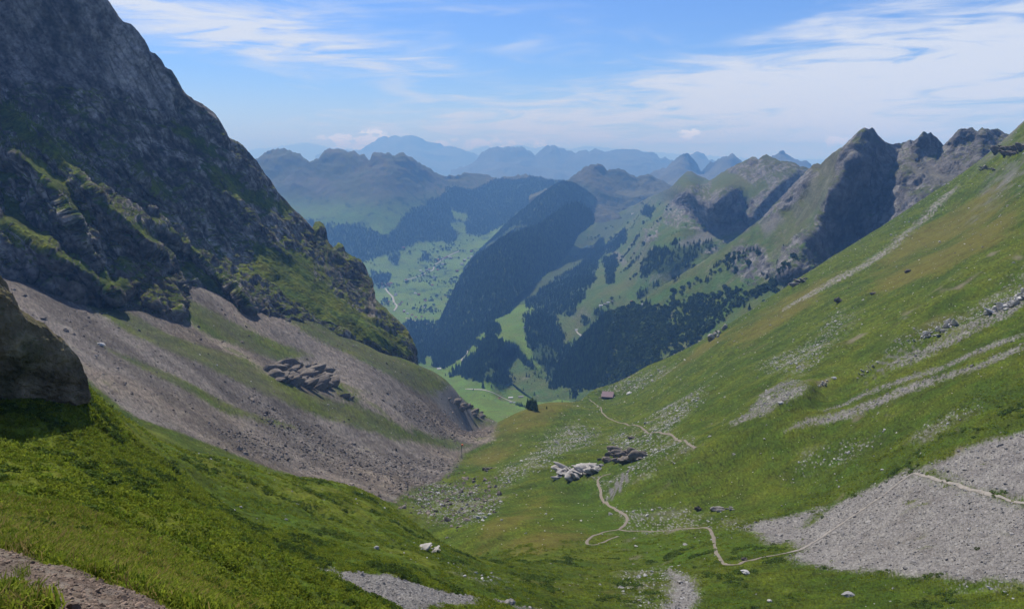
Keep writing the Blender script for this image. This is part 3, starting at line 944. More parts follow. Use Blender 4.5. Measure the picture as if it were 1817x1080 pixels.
D_SKY = [(1080, 345), (1115, 325), (1135, 318), (1150, 308), (1165, 300), (1180, 298), (1190, 290), (1200, 279), (1212, 271), (1222, 270), (1230, 280), (1238, 290), (1245, 302), (1256, 290), (1268, 286), (1280, 278), (1290, 276), (1300, 271), (1308, 278), (1318, 288), (1330, 292), (1345, 288), (1360, 282), (1375, 275), (1386, 265), (1392, 268), (1402, 276), (1418, 284), (1432, 284), (1442, 292), (1460, 305), (1490, 320)]
relief('grey_blue_peaks', D_SKY, [(1080, 380), (1490, 380)], flat_ctrl(D_SKY, 14500, 60, 12300), 1.5, M_FAR, col_far(C(0.047, 0.055, 0.047), C(0.083, 0.085, 0.066), wave=600), disp_far(240, 1300, 4.0), back=(1500, 1200), rstep=2.0, jag=8.0, hold=3.0)


# ---- the long range with the green bench, the broad valley below it
V_SKY = [(400, 300), (440, 285), (458, 279), (470, 268), (482, 264), (500, 262), (512, 264), (530, 273), (548, 284), (556, 285), (566, 278), (576, 266), (585, 262), (598, 264), (607, 262), (618, 268), (632, 270), (648, 277), (656, 283), (662, 272), (675, 270), (690, 271), (700, 276), (708, 270), (716, 269), (728, 278), (745, 288), (760, 296), (772, 304), (785, 311), (800, 309), (820, 307), (840, 305), (852, 306), (868, 312), (885, 316), (900, 312), (918, 310), (935, 309), (955, 313), (975, 318), (1005, 320), (1040, 330), (1080, 345), (1120, 370), (1140, 400)]
V_FOOT = [(400, 700), (700, 740), (800, 770), (900, 800), (1000, 800), (1140, 780)]
VC = [(400, 300, 10200), (500, 262, 10500), (600, 263, 10500), (712, 269, 10400), (780, 309, 10900), (850, 306, 11500), (935, 309, 11500), (1005, 320, 11300), (1100, 360, 10500),
      (480, 330, 9700), (600, 340, 9500), (720, 330, 9700), (640, 360, 9100), (800, 350, 10200), (700, 385, 8900), (500, 400, 8800), (580, 400, 8800), (800, 400, 9300), (640, 440, 8250), (760, 440, 8500), (830, 430, 8900), (870, 400, 9600), (870, 415, 9200), (930, 360, 10500),
      (660, 470, 7800), (560, 480, 7700), (700, 500, 7300), (780, 480, 7700), (850, 445, 8500), (700, 560, 5700), (780, 560, 5650), (740, 600, 4700), (820, 600, 4700), (820, 640, 3900), (760, 640, 3950), (900, 640, 3650), (900, 700, 3000), (840, 690, 3050),
      (960, 700, 2950), (1000, 690, 2950), (1050, 690, 2850), (1000, 720, 2700), (940, 745, 2450), (900, 775, 2200), (860, 745, 2500), (890, 614, 3420), (860, 630, 3420), (930, 640, 3350), (880, 660, 3120), (600, 600, 4800), (700, 700, 3000), (1140, 700, 2700), (1140, 600, 3600), (1050, 600, 3800), (1000, 500, 5600), (1100, 450, 8500)]
FOREST_V = [
    [(430, 372), (520, 388), (560, 396), (640, 400), (690, 420), (720, 380), (780, 350), (800, 330), (840, 340), (880, 320), (960, 318), (1010, 325), (960, 345), (900, 395), (850, 420), (820, 412), (800, 430), (740, 428), (690, 452), (640, 462), (600, 480), (500, 470), (430, 440)],
    [(700, 575), (760, 572), (800, 585), (880, 575), (900, 600), (870, 618), (830, 612), (820, 640), (790, 655), (750, 645), (720, 620)],
    [(792, 662), (815, 645), (850, 622), (885, 604), (912, 612), (940, 640), (965, 668), (985, 690), (930, 688), (880, 680), (830, 672)],
    [(930, 560), (1010, 560), (990, 690), (950, 640), (935, 610)],
    [(660, 480), (690, 488), (690, 505), (660, 500)], [(745, 452), (760, 450), (762, 462), (745, 464)], [(690, 455), (708, 450), (705, 470), (690, 468)],
    [(980, 620), (1060, 600), (1110, 640), (1080, 690), (1000, 690)],
    [(1000, 690), (1010, 680), (1020, 700), (1005, 705)],
]
CLEAR_V = [
    [(752, 632), (766, 630), (770, 648), (756, 652)], [(838, 600), (860, 590), (866, 600), (844, 610)], [(813, 622), (826, 600), (826, 585), (836, 585), (836, 612), (822, 645), (800, 660), (786, 668), (780, 660), (806, 645)],
    [(796, 585), (812, 583), (812, 592), (798, 592)], [(775, 606), (806, 604), (806, 611), (778, 612)], [(826, 586), (838, 584), (838, 590), (826, 592)], [(868, 588), (885, 594), (898, 570), (912, 560), (905, 585), (912, 605), (890, 606)],
    [(800, 372), (830, 380), (828, 396), (805, 388)], [(590, 398), (600, 396), (596, 404), (588, 404)],
    [(798, 392), (825, 395), (828, 412), (812, 415), (798, 400)],
]
MEADOW_HI = [[(455, 290), (520, 300), (620, 320), (720, 330), (735, 336), (700, 350), (660, 355), (680, 362), (660, 366), (560, 350), (470, 345)], [(480, 358), (600, 372), (590, 378), (500, 372)]]


def disp_valley(P, Y, qx, qy, n):
    hi = sstep(P[:, 2], -700, -100)
    q = P.copy()
    return hi * 150 * fbm(q, 900, 6, 0.58, ridged=True, seed=6.0, mins=Y * 0.0022) + (1 - hi) * 14 * fbm(q, 350, 4, 0.5, seed=7.0) * sstep(Y, 2300, 4500)


def col_valley(V, n, qx, qy):
    nm = fbm(V, 420, 5, 0.6, seed=3.0)
    nf = fbm(V, 90, 3, 0.6, seed=3.7)
    mead = lerp(C(.098, .148, .017), C(.074, .124, .014), sstep(nm, -0.3, 0.3))
    mead = lerp(mead, np.broadcast_to(C(.105, .108, .028), mead.shape), sstep(nf + 0.4 * nm, 0.15, 0.4) * 0.6)
    hi = lerp(C(0.058, 0.063, 0.022), C(0.083, 0.074, 0.041), sstep(nm + 0.5 * nf, -0.2, 0.4))
    c = lerp(mead, hi, sstep(V[:, 2], -650, -350))
    rock = lerp(C(0.094, 0.091, 0.085), C(0.061, 0.058, 0.044), sstep(nf, -0.2, 0.3))
    c = lerp(c, rock, sstep(0.60 - n[:, 2] + 0.25 * nf, 0, 0.15) * sstep(V[:, 2], -350, -50))
    fo = forest_v(qx, qy)
    hz = 1 - pmask(qx, qy, MEADOW_HI, 4, 8)
    fo = np.maximum(fo, sstep(nf + 0.6 * nm, 0.22, 0.34) * (V[:, 2] < -300) * (V[:, 1] > 6500) * hz)
    return lerp(c, np.broadcast_to(C(.030, .050, .012), c.shape), fo)


def forest_v(qx, qy):
    f = pmask(qx, qy, FOREST_V, 3.5, 9, 2.0, 18)
    return f * (1 - pmask(qx, qy, CLEAR_V, 1.5, 2, 5.0, 8))


relief('broad_valley', V_SKY, V_FOOT, VC, 1.8, M_MID, col_valley, disp_valley, back=(1500, 1500), rstep=1.8, jag=9.0, hold=3.0)

# ---- pair of green topped peaks beyond the upper valley
E_SKY = [(940, 345), (985, 327), (1003, 320), (1015, 312), (1030, 301), (1040, 294), (1052, 290), (1064, 290), (1072, 294), (1078, 302), (1088, 298), (1100, 297), (1112, 304), (1128, 312), (1140, 310), (1152, 307), (1166, 315), (1185, 324), (1215, 340), (1240, 352)]
relief('green_topped_peaks', E_SKY, [(940, 420), (1240, 420)], flat_ctrl(E_SKY, 9800, 70, 8600), 1.6, M_FAR, col_far(C(0.017, 0.028, 0.010), C(0.072, 0.069, 0.033), wave=500), disp_far(150, 800, 5.0), back=(1200, 900), rstep=2, jag=8.0, hold=3.0)

# ---- wooded ridge behind the wooded hill
F_SKY = [(820, 480), (842, 452), (858, 436), (873, 423), (890, 404), (905, 390), (920, 377), (933, 367), (950, 352), (965, 340), (985, 326), (1000, 320), (1020, 324), (1040, 336), (1060, 352), (1076, 370)]
FC = [(820, 480, 7600), (873, 423, 7800), (933, 367, 8000), (1000, 320, 8300), (1060, 352, 8700), (1076, 370, 8900), (870, 470, 7000), (950, 420, 7200), (1030, 400, 7900), (1076, 384, 8700)]


def col_wood(V, n, qx, qy):
    nm = fbm(V, 300, 4, 0.6, seed=3.0)
    c = lerp(C(.028, .046, .011), C(.044, .064, .015), sstep(nm, -0.2, 0.4))
    return lerp(c, np.broadcast_to(C(0.047, 0.066, 0.019), c.shape), pmask(qx, qy, OPEN_W, 1.5, 2.5, 4.0, 10))


OPEN_W = [[(1035, 345), (1052, 352), (1068, 372), (1072, 384), (1058, 378), (1045, 362)], [(845, 448), (870, 432), (905, 408), (934, 399), (936, 403), (905, 414), (872, 436)]]
relief('wooded_ridge', [(x, y + 4) for x, y in F_SKY], [(820, 500), (940, 450), (1000, 425), (1040, 405), (1062, 390), (1076, 384)], FC, 2.0, M_MID, col_wood, disp_far(45, 420, 6.0), back=(120, 6), rstep=2)

# ---- wooded hill between the two valleys
G_SKY = [(700, 645), (760, 585), (782, 562), (796, 530), (815, 490), (828, 470), (843, 450), (858, 440), (873, 430), (890, 417), (905, 410), (920, 406), (933, 401), (948, 396), (963, 390), (975, 380), (985, 372), (1000, 362), (1012, 356), (1022, 354), (1034, 358), (1046, 366), (1054, 376)]
GC = [(700, 640, 4600), (760, 585, 5000), (796, 530, 5200), (843, 450, 5600), (905, 410, 6000), (963, 390, 6400), (1022, 354, 6900), (1046, 366, 7200), (1060, 376, 7600), (1085, 400, 8000), (1030, 415, 7150), (1018, 440, 6900), (1003, 456, 6150), (985, 479, 5700), (960, 492, 5350), (935, 508, 4950), (910, 530, 4600), (908, 560, 4350), (900, 600, 3950),
      (860, 500, 5000), (900, 460, 5300), (960, 430, 5850), (1000, 410, 6350), (830, 560, 4700), (860, 580, 4300), (790, 590, 4700), (850, 625, 3900)]
G_FOOT = [(700, 700), (800, 645), (850, 628), (895, 606), (903, 580), (908, 548), (912, 530), (935, 512), (960, 497), (983, 480), (1003, 456), (1016, 440), (1023, 420), (1040, 406), (1054, 396)]
relief('wooded_hill', [(x, y + 6) for x, y in G_SKY], G_FOOT, GC, 2.0, M_MID, col_wood, disp_far(26, 260, 7.0), back=(120, 6), rstep=2)

# ---- the right side of the valley: the far part with the grassy mountain, then the near part with the tooth-shaped peaks
R_SKY = [(860, 560), (900, 505), (940, 478), (985, 452), (1010, 430), (1040, 400), (1068, 384), (1090, 379), (1110, 371), (1130, 361), (1150, 350), (1170, 341), (1185, 336), (1200, 322), (1210, 312), (1220, 303), (1228, 304), (1238, 310), (1250, 314), (1258, 320), (1275, 310), (1290, 300), (1305, 292), (1320, 285), (1335, 278), (1340, 277), (1346, 283), (1352, 277), (1360, 273), (1368, 278), (1376, 280), (1385, 286), (1396, 285), (1408, 287), (1420, 295), (1430, 296), (1440, 301), (1450, 310), (1500, 340)]
R_FOOT = [(860, 640), (960, 720), (1060, 720), (1200, 620), (1300, 520), (1400, 460), (1500, 420)]
RC = [(860, 560, 4700), (900, 505, 5200), (940, 480, 5500), (1000, 440, 6500), (1040, 400, 7900), (1090, 379, 8400), (1150, 350, 7400), (1222, 303, 6900), (1258, 320, 6000), (1300, 295, 5000), (1340, 277, 4600), (1360, 274, 4550), (1420, 295, 4300), (1440, 300, 4200), (1500, 340, 4000),
      (1045, 437, 7200), (1000, 470, 5950), (940, 520, 4900), (912, 556, 4400), (905, 600, 3900), (1060, 420, 7500), (1110, 390, 8000), (1080, 450, 6300), (1160, 380, 6300), (1200, 360, 5600),
      (1250, 345, 4130), (1300, 338, 4050), (1225, 336, 4250), (1200, 400, 4150), (1260, 392, 4000), (1320, 360, 3980), (1380, 325, 4010), (1300, 402, 3860), (1230, 418, 3820), (1262, 322, 5200), (1300, 310, 4800), (1330, 296, 4680), (1345, 332, 4080), (1385, 345, 3950), (1340, 402, 3830), (1150, 420, 4600), (1130, 480, 4050), (1060, 500, 4500), (1050, 540, 3750), (1000, 560, 4050), (950, 600, 3700),
      (960, 650, 3250), (1000, 640, 3350), (990, 690, 2960), (1100, 580, 3500), (1060, 700, 2900), (1200, 500, 3500), (1250, 460, 3450), (1340, 430, 3450), (1400, 400, 3500), (1200, 600, 3000), (1300, 500, 3100), (1500, 420, 3300)]
RR = [
    ([(1344, 280), (1320, 310), (1290, 332), (1268, 362), (1256, 405)], 220, 34, 55),
    ([(1232, 325), (1208, 348), (1186, 390)], 200, 26, 42), ([(1425, 296), (1385, 328), (1350, 362), (1328, 400)], 210, 40, 50),
    ([(1296, 335), (1280, 360), (1275, 400)], 70, 16, 22),
    ([(1060, 440), (1000, 490), (960, 560), (940, 620)], 40, 30, 40),
]
Q_SKY = [(950, 720), (975, 688), (1000, 645), (1020, 615), (1040, 592), (1066, 568), (1085, 556), (1108, 548), (1130, 536), (1150, 524), (1175, 507), (1200, 492), (1233, 472), (1275, 445), (1313, 417), (1350, 388), (1383, 353), (1410, 325), (1433, 302), (1443, 291), (1450, 289), (1456, 291),
         (1466, 280), (1476, 272), (1485, 266), (1496, 260), (1503, 251), (1512, 244), (1520, 236), (1527, 229), (1534, 226), (1541, 229), (1547, 226), (1552, 230), (1558, 240), (1565, 246), (1571, 252), (1580, 255), (1596, 254), (1606, 252), (1614, 249), (1622, 249), (1630, 243), (1636, 234), (1641, 233), (1645, 237), (1651, 233), (1658, 240), (1666, 248), (1674, 257), (1682, 250), (1690, 242), (1696, 234), (1702, 229), (1716, 227), (1726, 226), (1731, 230), (1735, 233), (1741, 226), (1748, 227), (1755, 230), (1762, 228), (1770, 227), (1776, 231), (1783, 236), (1800, 240), (1850, 230), (1920, 240)]
Q_FOOT = [(950, 730), (1060, 745), (1200, 720), (1300, 640), (1450, 560), (1600, 460), (1750, 370), (1920, 300)]
QC = [(950, 720, 2900), (1000, 645, 3120), (1040, 592, 3180), (1108, 548, 3080), (1150, 524, 3050), (1200, 492, 3020), (1275, 445, 2980), (1350, 388, 2950), (1410, 325, 2920), (1448, 290, 2880), (1470, 277, 2780), (1500, 255, 2650), (1536, 227, 2560), (1570, 252, 2600), (1600, 254, 2650), (1640, 234, 2480), (1652, 234, 2480), (1674, 257, 2520), (1705, 229, 2380), (1750, 228, 2330), (1783, 236, 2330), (1920, 240, 2200),
      (1060, 690, 2700), (1100, 600, 2820), (1100, 650, 2640), (1200, 560, 2650), (1160, 620, 2500), (1250, 600, 2280), (1250, 520, 2700), (1300, 500, 2600), (1320, 450, 2750), (1380, 470, 2480), (1350, 520, 2350), (1400, 400, 2720), (1430, 350, 2760), (1460, 310, 2720),
      (1440, 420, 2420), (1395, 475, 2330), (1480, 340, 2500), (1510, 290, 2540), (1480, 450, 2430), (1530, 420, 2430), (1560, 380, 2420), (1575, 330, 2480), (1540, 330, 2520), (1450, 480, 2250), (1550, 440, 2230), (1600, 330, 2360), (1640, 300, 2360), (1620, 360, 2180), (1700, 300, 2230), (1700, 340, 2080), (1560, 470, 2050), (1450, 540, 1980), (1300, 600, 2080), (1200, 690, 2150), (1100, 730, 2350), (1000, 720, 2750), (1800, 300, 2050), (1920, 300, 1950)]
QR = [
    ([(1536, 228), (1505, 290), (1475, 345), (1445, 405), (1410, 465), (1385, 505)], 190, 120, 110),
    ([(1640, 234), (1625, 280), (1600, 330)], 70, 30, 36),
    ([(1705, 229), (1690, 270), (1680, 310)], 50, 22, 24), ([(1745, 228), (1738, 270), (1730, 305)], 50, 18, 26),
    ([(1100, 552), (1085, 600), (1070, 680)], 70, 18, 20), ([(1160, 560), (1130, 610), (1105, 670)], 50, 20, 24),
    ([(1345, 395), (1320, 440), (1300, 490)], 35, 24, 30), ([(1410, 330), (1385, 380), (1350, 450)], 40, 26, 30),
]
ROCK_R = [[(1495, 258), (1534, 222), (1556, 228), (1600, 254), (1625, 246), (1650, 230), (1672, 256), (1700, 226), (1790, 232), (1760, 320), (1620, 300), (1600, 340), (1560, 450), (1500, 470), (1440, 480), (1395, 500), (1375, 500), (1390, 440), (1440, 400), (1480, 330)],
          [(1225, 330), (1262, 325), (1262, 345), (1290, 330), (1310, 335), (1324, 365), (1345, 345), (1400, 310), (1440, 296), (1452, 310), (1420, 350), (1380, 385), (1325, 405), (1250, 410), (1180, 402), (1180, 372), (1205, 345)],
          [(1290, 300), (1345, 280), (1440, 300), (1400, 320), (1345, 330)],
          [(1245, 430), (1300, 425), (1270, 448), (1250, 455)], [(1145, 405), (1172, 395), (1168, 425), (1146, 428)], [(1300, 440), (1350, 430), (1380, 480), (1330, 505), (1300, 480)],
          [(1560, 330), (1640, 310), (1680, 330), (1600, 400), (1540, 480), (1480, 480), (1540, 430)]]
TALUS_R = [[(1270, 400), (1320, 395), (1330, 408), (1290, 415), (1240, 440), (1200, 432), (1230, 415)], [(1350, 400), (1385, 375), (1390, 390), (1360, 420)], [(1480, 445), (1540, 455), (1520, 475), (1490, 470)], [(1620, 290), (1700, 285), (1740, 310), (1660, 330), (1620, 320)], [(1090, 440), (1110, 465), (1105, 470), (1085, 455)]]
FOREST_R = [
    [(1145, 366), (1165, 372), (1150, 384), (1138, 380)],
    [(1108, 408), (1108, 430), (1088, 448), (1064, 452), (1058, 476), (1052, 500), (1022, 545), (1002, 552), (990, 560), (975, 590), (960, 645), (934, 632), (928, 590), (934, 555), (932, 536), (966, 508), (1006, 484), (1058, 450), (1088, 424)],
    [(1070, 458), (1092, 455), (1095, 480), (1085, 502), (1076, 500)],
    [(1135, 480), (1160, 440), (1220, 438), (1240, 430), (1245, 455), (1212, 480), (1170, 485), (1140, 490)],
    [(1128, 522), (1168, 500), (1170, 508), (1135, 528)],
    [(975, 690), (968, 645), (1000, 620), (1040, 592), (1066, 560), (1108, 548), (1112, 556), (1092, 600), (1080, 650), (1062, 690)],
    [(1118, 545), (1150, 540), (1170, 560), (1190, 600), (1150, 650), (1100, 690), (1080, 690), (1100, 620), (1115, 580)],
    [(1225, 600), (1262, 570), (1270, 574), (1232, 608)], [(1300, 545), (1340, 518), (1385, 500), (1345, 528)],
    [(1540, 470), (1560, 440), (1580, 430), (1560, 462)], [(1052, 548), (1076, 546), (1074, 562), (1056, 566)], [(1000, 545), (1022, 545), (1020, 560), (1004, 562)], [(1030, 560), (1042, 560), (1040, 575), (1032, 572)],
    [(1240, 440), (1260, 430), (1262, 445), (1245, 450)], [(1190, 430), (1200, 425), (1205, 435), (1192, 440)],
]
DARK_SCRUB = [[(1040, 600), (1110, 560), (1260, 520), (1330, 520), (1250, 600), (1150, 680), (1060, 690)]]


def disp_right(P, Y, qx, qy, n):
    rk = pmask(qx, qy, ROCK_R, 6, 8, 2.0)
    mins = Y * 0.0018
    q = P.copy()
    q[:, 0] += 0.3 * P[:, 2]
    q[:, 2] *= 0.22 + 0.5 * (1 - rk)
    return (6 + 26 * rk) * fbm(q, 110, 6, 0.66, ridged=True, seed=11.0, mins=mins) + 12 * fbm(P, 420, 3, 0.5, seed=12.0) + rk * 18 * fbm(P, 60, 5, 0.66, ridged=True, seed=13.0, mins=mins)


def col_right(V, n, qx, qy):
    nm = fbm(V, 260, 5, 0.6, seed=3.0)
    nf = fbm(V, 40, 4, 0.62, seed=3.9)
    mead = lerp(C(.046, .082, .014), C(.076, .088, .020), sstep(nm + 0.5 * nf, -0.35, 0.4))
    mead = lerp(mead, np.broadcast_to(C(0.080, 0.072, 0.030), mead.shape), sstep(V[:, 2], -350, 0) * 0.6)
    st = fbm(np.stack([V[:, 0] + 0.3 * V[:, 2], V[:, 1], V[:, 2] * 0.25], 1), 30, 4, 0.6, seed=19.0)
    rock = lerp(C(.070, .066, .062), C(.185, .178, .168), sstep(nf + 0.7 * st, -0.35, 0.6))
    rk = pmask(qx, qy, ROCK_R, 3, 8, 2.0)
    steep = sstep((0.66 - n[:, 2]) + 0.22 * nf + 0.1 * nm + 0.12 * rk, -0.02, 0.16)
    patch = sstep(nf + 0.5 * nm, 0.32, 0.5) * sstep(V[:, 1], 3600, 3000) * 0.5
    c = lerp(mead, rock, np.clip(np.maximum(np.maximum(steep * (0.35 + 0.65 * rk), patch), rk * sstep(nf + 0.4 * nm + 0.9 * (0.75 - n[:, 2]), -0.25, 0.2)), 0, 1))
    c = lerp(c, np.broadcast_to(C(.125, .118, .108), c.shape), pmask(qx, qy, TALUS_R, 5, 10, 4.0) * 0.75)
    up = pmask(qx, qy, [[(1130, 378), (1068, 384), (1030, 440), (985, 480), (920, 520), (905, 545), (960, 520), (1000, 490), (1060, 440)]], 3, 4)
    c = lerp(c, np.broadcast_to(C(0.047, 0.063, 0.017), c.shape), up)
    fo = forest_r(qx, qy)
    return lerp(c, np.broadcast_to(C(.034, .054, .014), c.shape), fo)


def forest_r(qx, qy):
    return pmask(qx, qy, FOREST_R, 3.5, 9, 2.0, 16)


relief('valley_side_with_crags', R_SKY, R_FOOT, RC, 1.8, M_MID, col_right, disp_right, RR, back=(600, 500), rstep=1.8, jag=4.0, hold=6, smooth=False)
relief('tooth_peaks', Q_SKY, Q_FOOT, QC, 1.75, M_MID, col_right, disp_right, QR, back=(300, 420), rstep=1.75, jag=4.5, hold=12, smooth=False)

# ------------------------------------------------------------------ haze in the air
def box_mesh(x0, x1, y0, y1, z0, z1):
    V = np.array([(x, y, z) for z in (z0, z1) for y in (y0, y1) for x in (x0, x1)], dtype=np.float32)
    F = [(0, 2, 3, 1), (4, 5, 7, 6), (0, 1, 5, 4), (2, 6, 7, 3), (0, 4, 6, 2), (1, 3, 7, 5)]
    return V, F


hm = bpy.data.materials.new('air')
hm.use_nodes = True
h = NT(hm.node_tree)
h.n.clear()
pv = h.new('ShaderNodeVolumePrincipled')
pv.inputs['Color'].default_value = (0.204, 0.476, 1.0, 1)
pv.inputs['Absorption Color'].default_value = (0.57, 0.50, 1, 1)
pv.inputs['Density'].default_value = 6.3e-5
pv.inputs['Anisotropy'].default_value = 0.0
ho = h.new('ShaderNodeOutputMaterial')
h.l.new(pv.outputs[0], ho.inputs['Volume'])
if USE_HAZE:
    zlow = min(float(r['V'][:, 2].min()) for r in REL.values()) - 1.0
    zhigh = max(float(r['V'][:, 2].max()) for r in REL.values()) + 20.0
    V_, F_ = box_mesh(-60000, 60000, -400, 72000, zlow, zhigh)
    hz = mesh_obj('haze', V_, F_, hm, smooth=False)
    tag(hz, kind='stuff')

bpy.context.view_layer.update()
TERRAIN = [ground_near, ground] + [r['o'] for r in REL.values()]


def pick(px, py, only=None):
    """where the view ray through a pixel meets the terrain (world point, normal, object)"""
    a, b = ray(px, py)
    d = Vector((float(a), 1.0, float(b))).normalized()
    best = None
    for o in (only or TERRAIN):
        ok, loc, nor, _ = o.ray_cast(Vector((0, 0, 0)), d)
        if ok and (best is None or loc.length < best[0].length):
            best = (loc.copy(), nor.copy(), o)
    return best


def surf(x, y, o=None):
    """height of the terrain at a plan position"""
    hit = None
    for ob in ([o] if o else TERRAIN):
        ok, loc, nor, _ = ob.ray_cast(Vector((x, y, 3000)), Vector((0, 0, -1)))
        if ok and (hit is None or loc.z > hit):
            hit = loc.z
    return hit


# ------------------------------------------------------------------ plain procedural materials
def plain(name, col, rough=0.8, spec=0.2, var=0.25, scale=3.0, metal=0.0, rnd=0.0, bump=0.0, coord='Object'):
    m = bpy.data.materials.new(name)
    m.use_nodes = True
    t = NT(m.node_tree)
    b = t.n['Principled BSDF']
    tc_ = t.new('ShaderNodeTexCoord')
    n = t.noise(tc_.outputs[coord], scale, 4, 0.6)
    f = t.lin(n, 0.25, 0.75, 1 - var, 1 + var)
    if rnd:
        oi = t.new('ShaderNodeObjectInfo')
        f = t.m('MULTIPLY', f, t.lin(oi.outputs['Random'], 0, 1, 1 - rnd, 1 + rnd))
    mul = t.new('ShaderNodeVectorMath', operation='SCALE')
    mul.inputs[0].default_value = col
    t.l.new(f, mul.inputs['Scale'])
    t.l.new(mul.outputs[0], b.inputs['Base Color'])
    b.inputs['Roughness'].default_value = rough
    b.inputs['Specular IOR Level'].default_value = spec
    b.inputs['Metallic'].default_value = metal
    if bump:
        bp = t.new('ShaderNodeBump')
        bp.inputs['Strength'].default_value = bump
        bp.inputs['Distance'].default_value = 0.3 / scale
        t.l.new(n, bp.inputs['Height'])
        t.l.new(bp.outputs[0], b.inputs['Normal'])
    return m


M_SPRUCE = plain('spruce_needles', (.042, .064, .016), 0.9, 0.1, 0.35, 0.6, rnd=0.55)
M_LEAF = plain('broad_leaves', (.040, .066, .014), 0.9, 0.1, 0.4, 1.2, rnd=0.35)
M_BARK = plain('bark', (.045, .032, .022), 0.95, 0.1, 0.3, 4.0)
M_STONE_L = plain('brown_grey_stone', (.135, .115, .096), 0.95, 0.1, 0.3, 2.0, rnd=0.45, bump=0.4)
M_STONE_R = plain('pale_grey_stone', (.200, .190, .176), 0.95, 0.1, 0.25, 2.0, rnd=0.35, bump=0.4)
M_STONE_W = plain('whitish_limestone', (.30, .295, .285), 0.95, 0.1, 0.25, 1.2, rnd=0.30, bump=0.5)
M_PEBBLE = plain('trail_pebble', (.165, .122, .092), 0.95, 0.1, 0.25, 9.0, rnd=0.5, bump=0.3)
M_PATH = plain('trodden_gravel', (.155, .135, .106), 0.95, 0.1, 0.2, 0.8, coord='Generated')
M_PATH_G = plain('fine_gravel_path', (.215, .195, .168), 0.95, 0.1, 0.25, 0.8)
M_ROAD = plain('pale_track', (.26, .25, .22), 0.95, 0.1, 0.15, 0.2)
M_CRAG = terrain_mat('outcrop_rock', 1.6, 0.8, 0.35)


# ------------------------------------------------------------------ stones
def stone_mesh(name, seed, flat, mat):
    import bmesh
    bm = bmesh.new()
    bmesh.ops.create_icosphere(bm, subdivisions=2, radius=0.5)
    r = np.random.RandomState(seed)
    V = np.array([v.co for v in bm.verts])
    planes = r.normal(size=(9, 3))
    planes /= np.linalg.norm(planes, axis=1)[:, None]
    lim = r.uniform(0.26, 0.42, 9)
    for pl, l in zip(planes, lim):          # split faces
        d = V @ pl
        V = V - np.clip(d - l, 0, None)[:, None] * pl
    V *= np.array([1.15, 0.9, flat])
    V += 0.03 * r.normal(size=V.shape)
    for v, c in zip(bm.verts, V):
        v.co = c
    me = bpy.data.meshes.new(name)
    bm.to_mesh(me)
    bm.free()
    me.materials.append(mat)
    return me


def proto(me):
    return bpy.data.objects.new(me.name, me)


def scatter(name, pts, scl, rot, protos, kind='stuff'):
    """many small things as one object: points with instances"""
    me = bpy.data.meshes.new(name)
    n = len(pts)
    me.vertices.add(n)
    me.vertices.foreach_set('co', np.asarray(pts, dtype=np.float32).ravel())
    a = me.attributes.new('scl', 'FLOAT_VECTOR', 'POINT')
    a.data.foreach_set('vector', np.asarray(scl, dtype=np.float32).ravel())
    a = me.attributes.new('rot', 'FLOAT_VECTOR', 'POINT')
    a.data.foreach_set('vector', np.asarray(rot, dtype=np.float32).ravel())
    o = bpy.data.objects.new(name, me)
    COL.objects.link(o)
    c = bpy.data.collections.new(name + '_kinds')
    for p in protos:
        c.objects.link(p)
    g = bpy.data.node_groups.new(name + '_scatter', 'GeometryNodeTree')
    g.interface.new_socket('Geometry', in_out='INPUT', socket_type='NodeSocketGeometry')
    g.interface.new_socket('Geometry', in_out='OUTPUT', socket_type='NodeSocketGeometry')
    gi, go = g.nodes.new('NodeGroupInput'), g.nodes.new('NodeGroupOutput')
    ip = g.nodes.new('GeometryNodeInstanceOnPoints')
    ci = g.nodes.new('GeometryNodeCollectionInfo')
    ci.inputs['Collection'].default_value = c
    ci.inputs['Separate Children'].default_value = True
    ci.inputs['Reset Children'].default_value = True
    ip.inputs['Pick Instance'].default_value = True
    ri = g.nodes.new('FunctionNodeRandomValue')
    ri.data_type = 'INT'
    ri.inputs['Min'].default_value = 0
    for s_ in ri.inputs:
        if s_.name == 'Max' and s_.type == 'INT':
            s_.default_value = len(protos) - 1
        if s_.name == 'Min' and s_.type == 'INT':
            s_.default_value = 0
    g.links.new([s_ for s_ in ri.outputs if s_.type == 'INT'][0], ip.inputs['Instance Index'])
    for key, sock in (('scl', 'Scale'), ('rot', 'Rotation')):
        na = g.nodes.new('GeometryNodeInputNamedAttribute')
        na.data_type = 'FLOAT_VECTOR'
        na.inputs['Name'].default_value = key
        g.links.new([s_ for s_ in na.outputs if s_.enabled and s_.name == 'Attribute'][0], ip.inputs[sock])
    g.links.new(gi.outputs[0], ip.inputs['Points'])
    g.links.new(ci.outputs[0], ip.inputs['Instance'])
    g.links.new(ip.outputs[0], go.inputs[0])
    md = o.modifiers.new('scatter', 'NODES')
    md.node_group = g
    tag(o, kind=kind)
    return o


def rows(o):
    me = o.data
    V = np.empty(len(me.vertices) * 3, dtype=np.float32)
    me.vertices.foreach_get('co', V)
    return V.reshape(-1, 3)


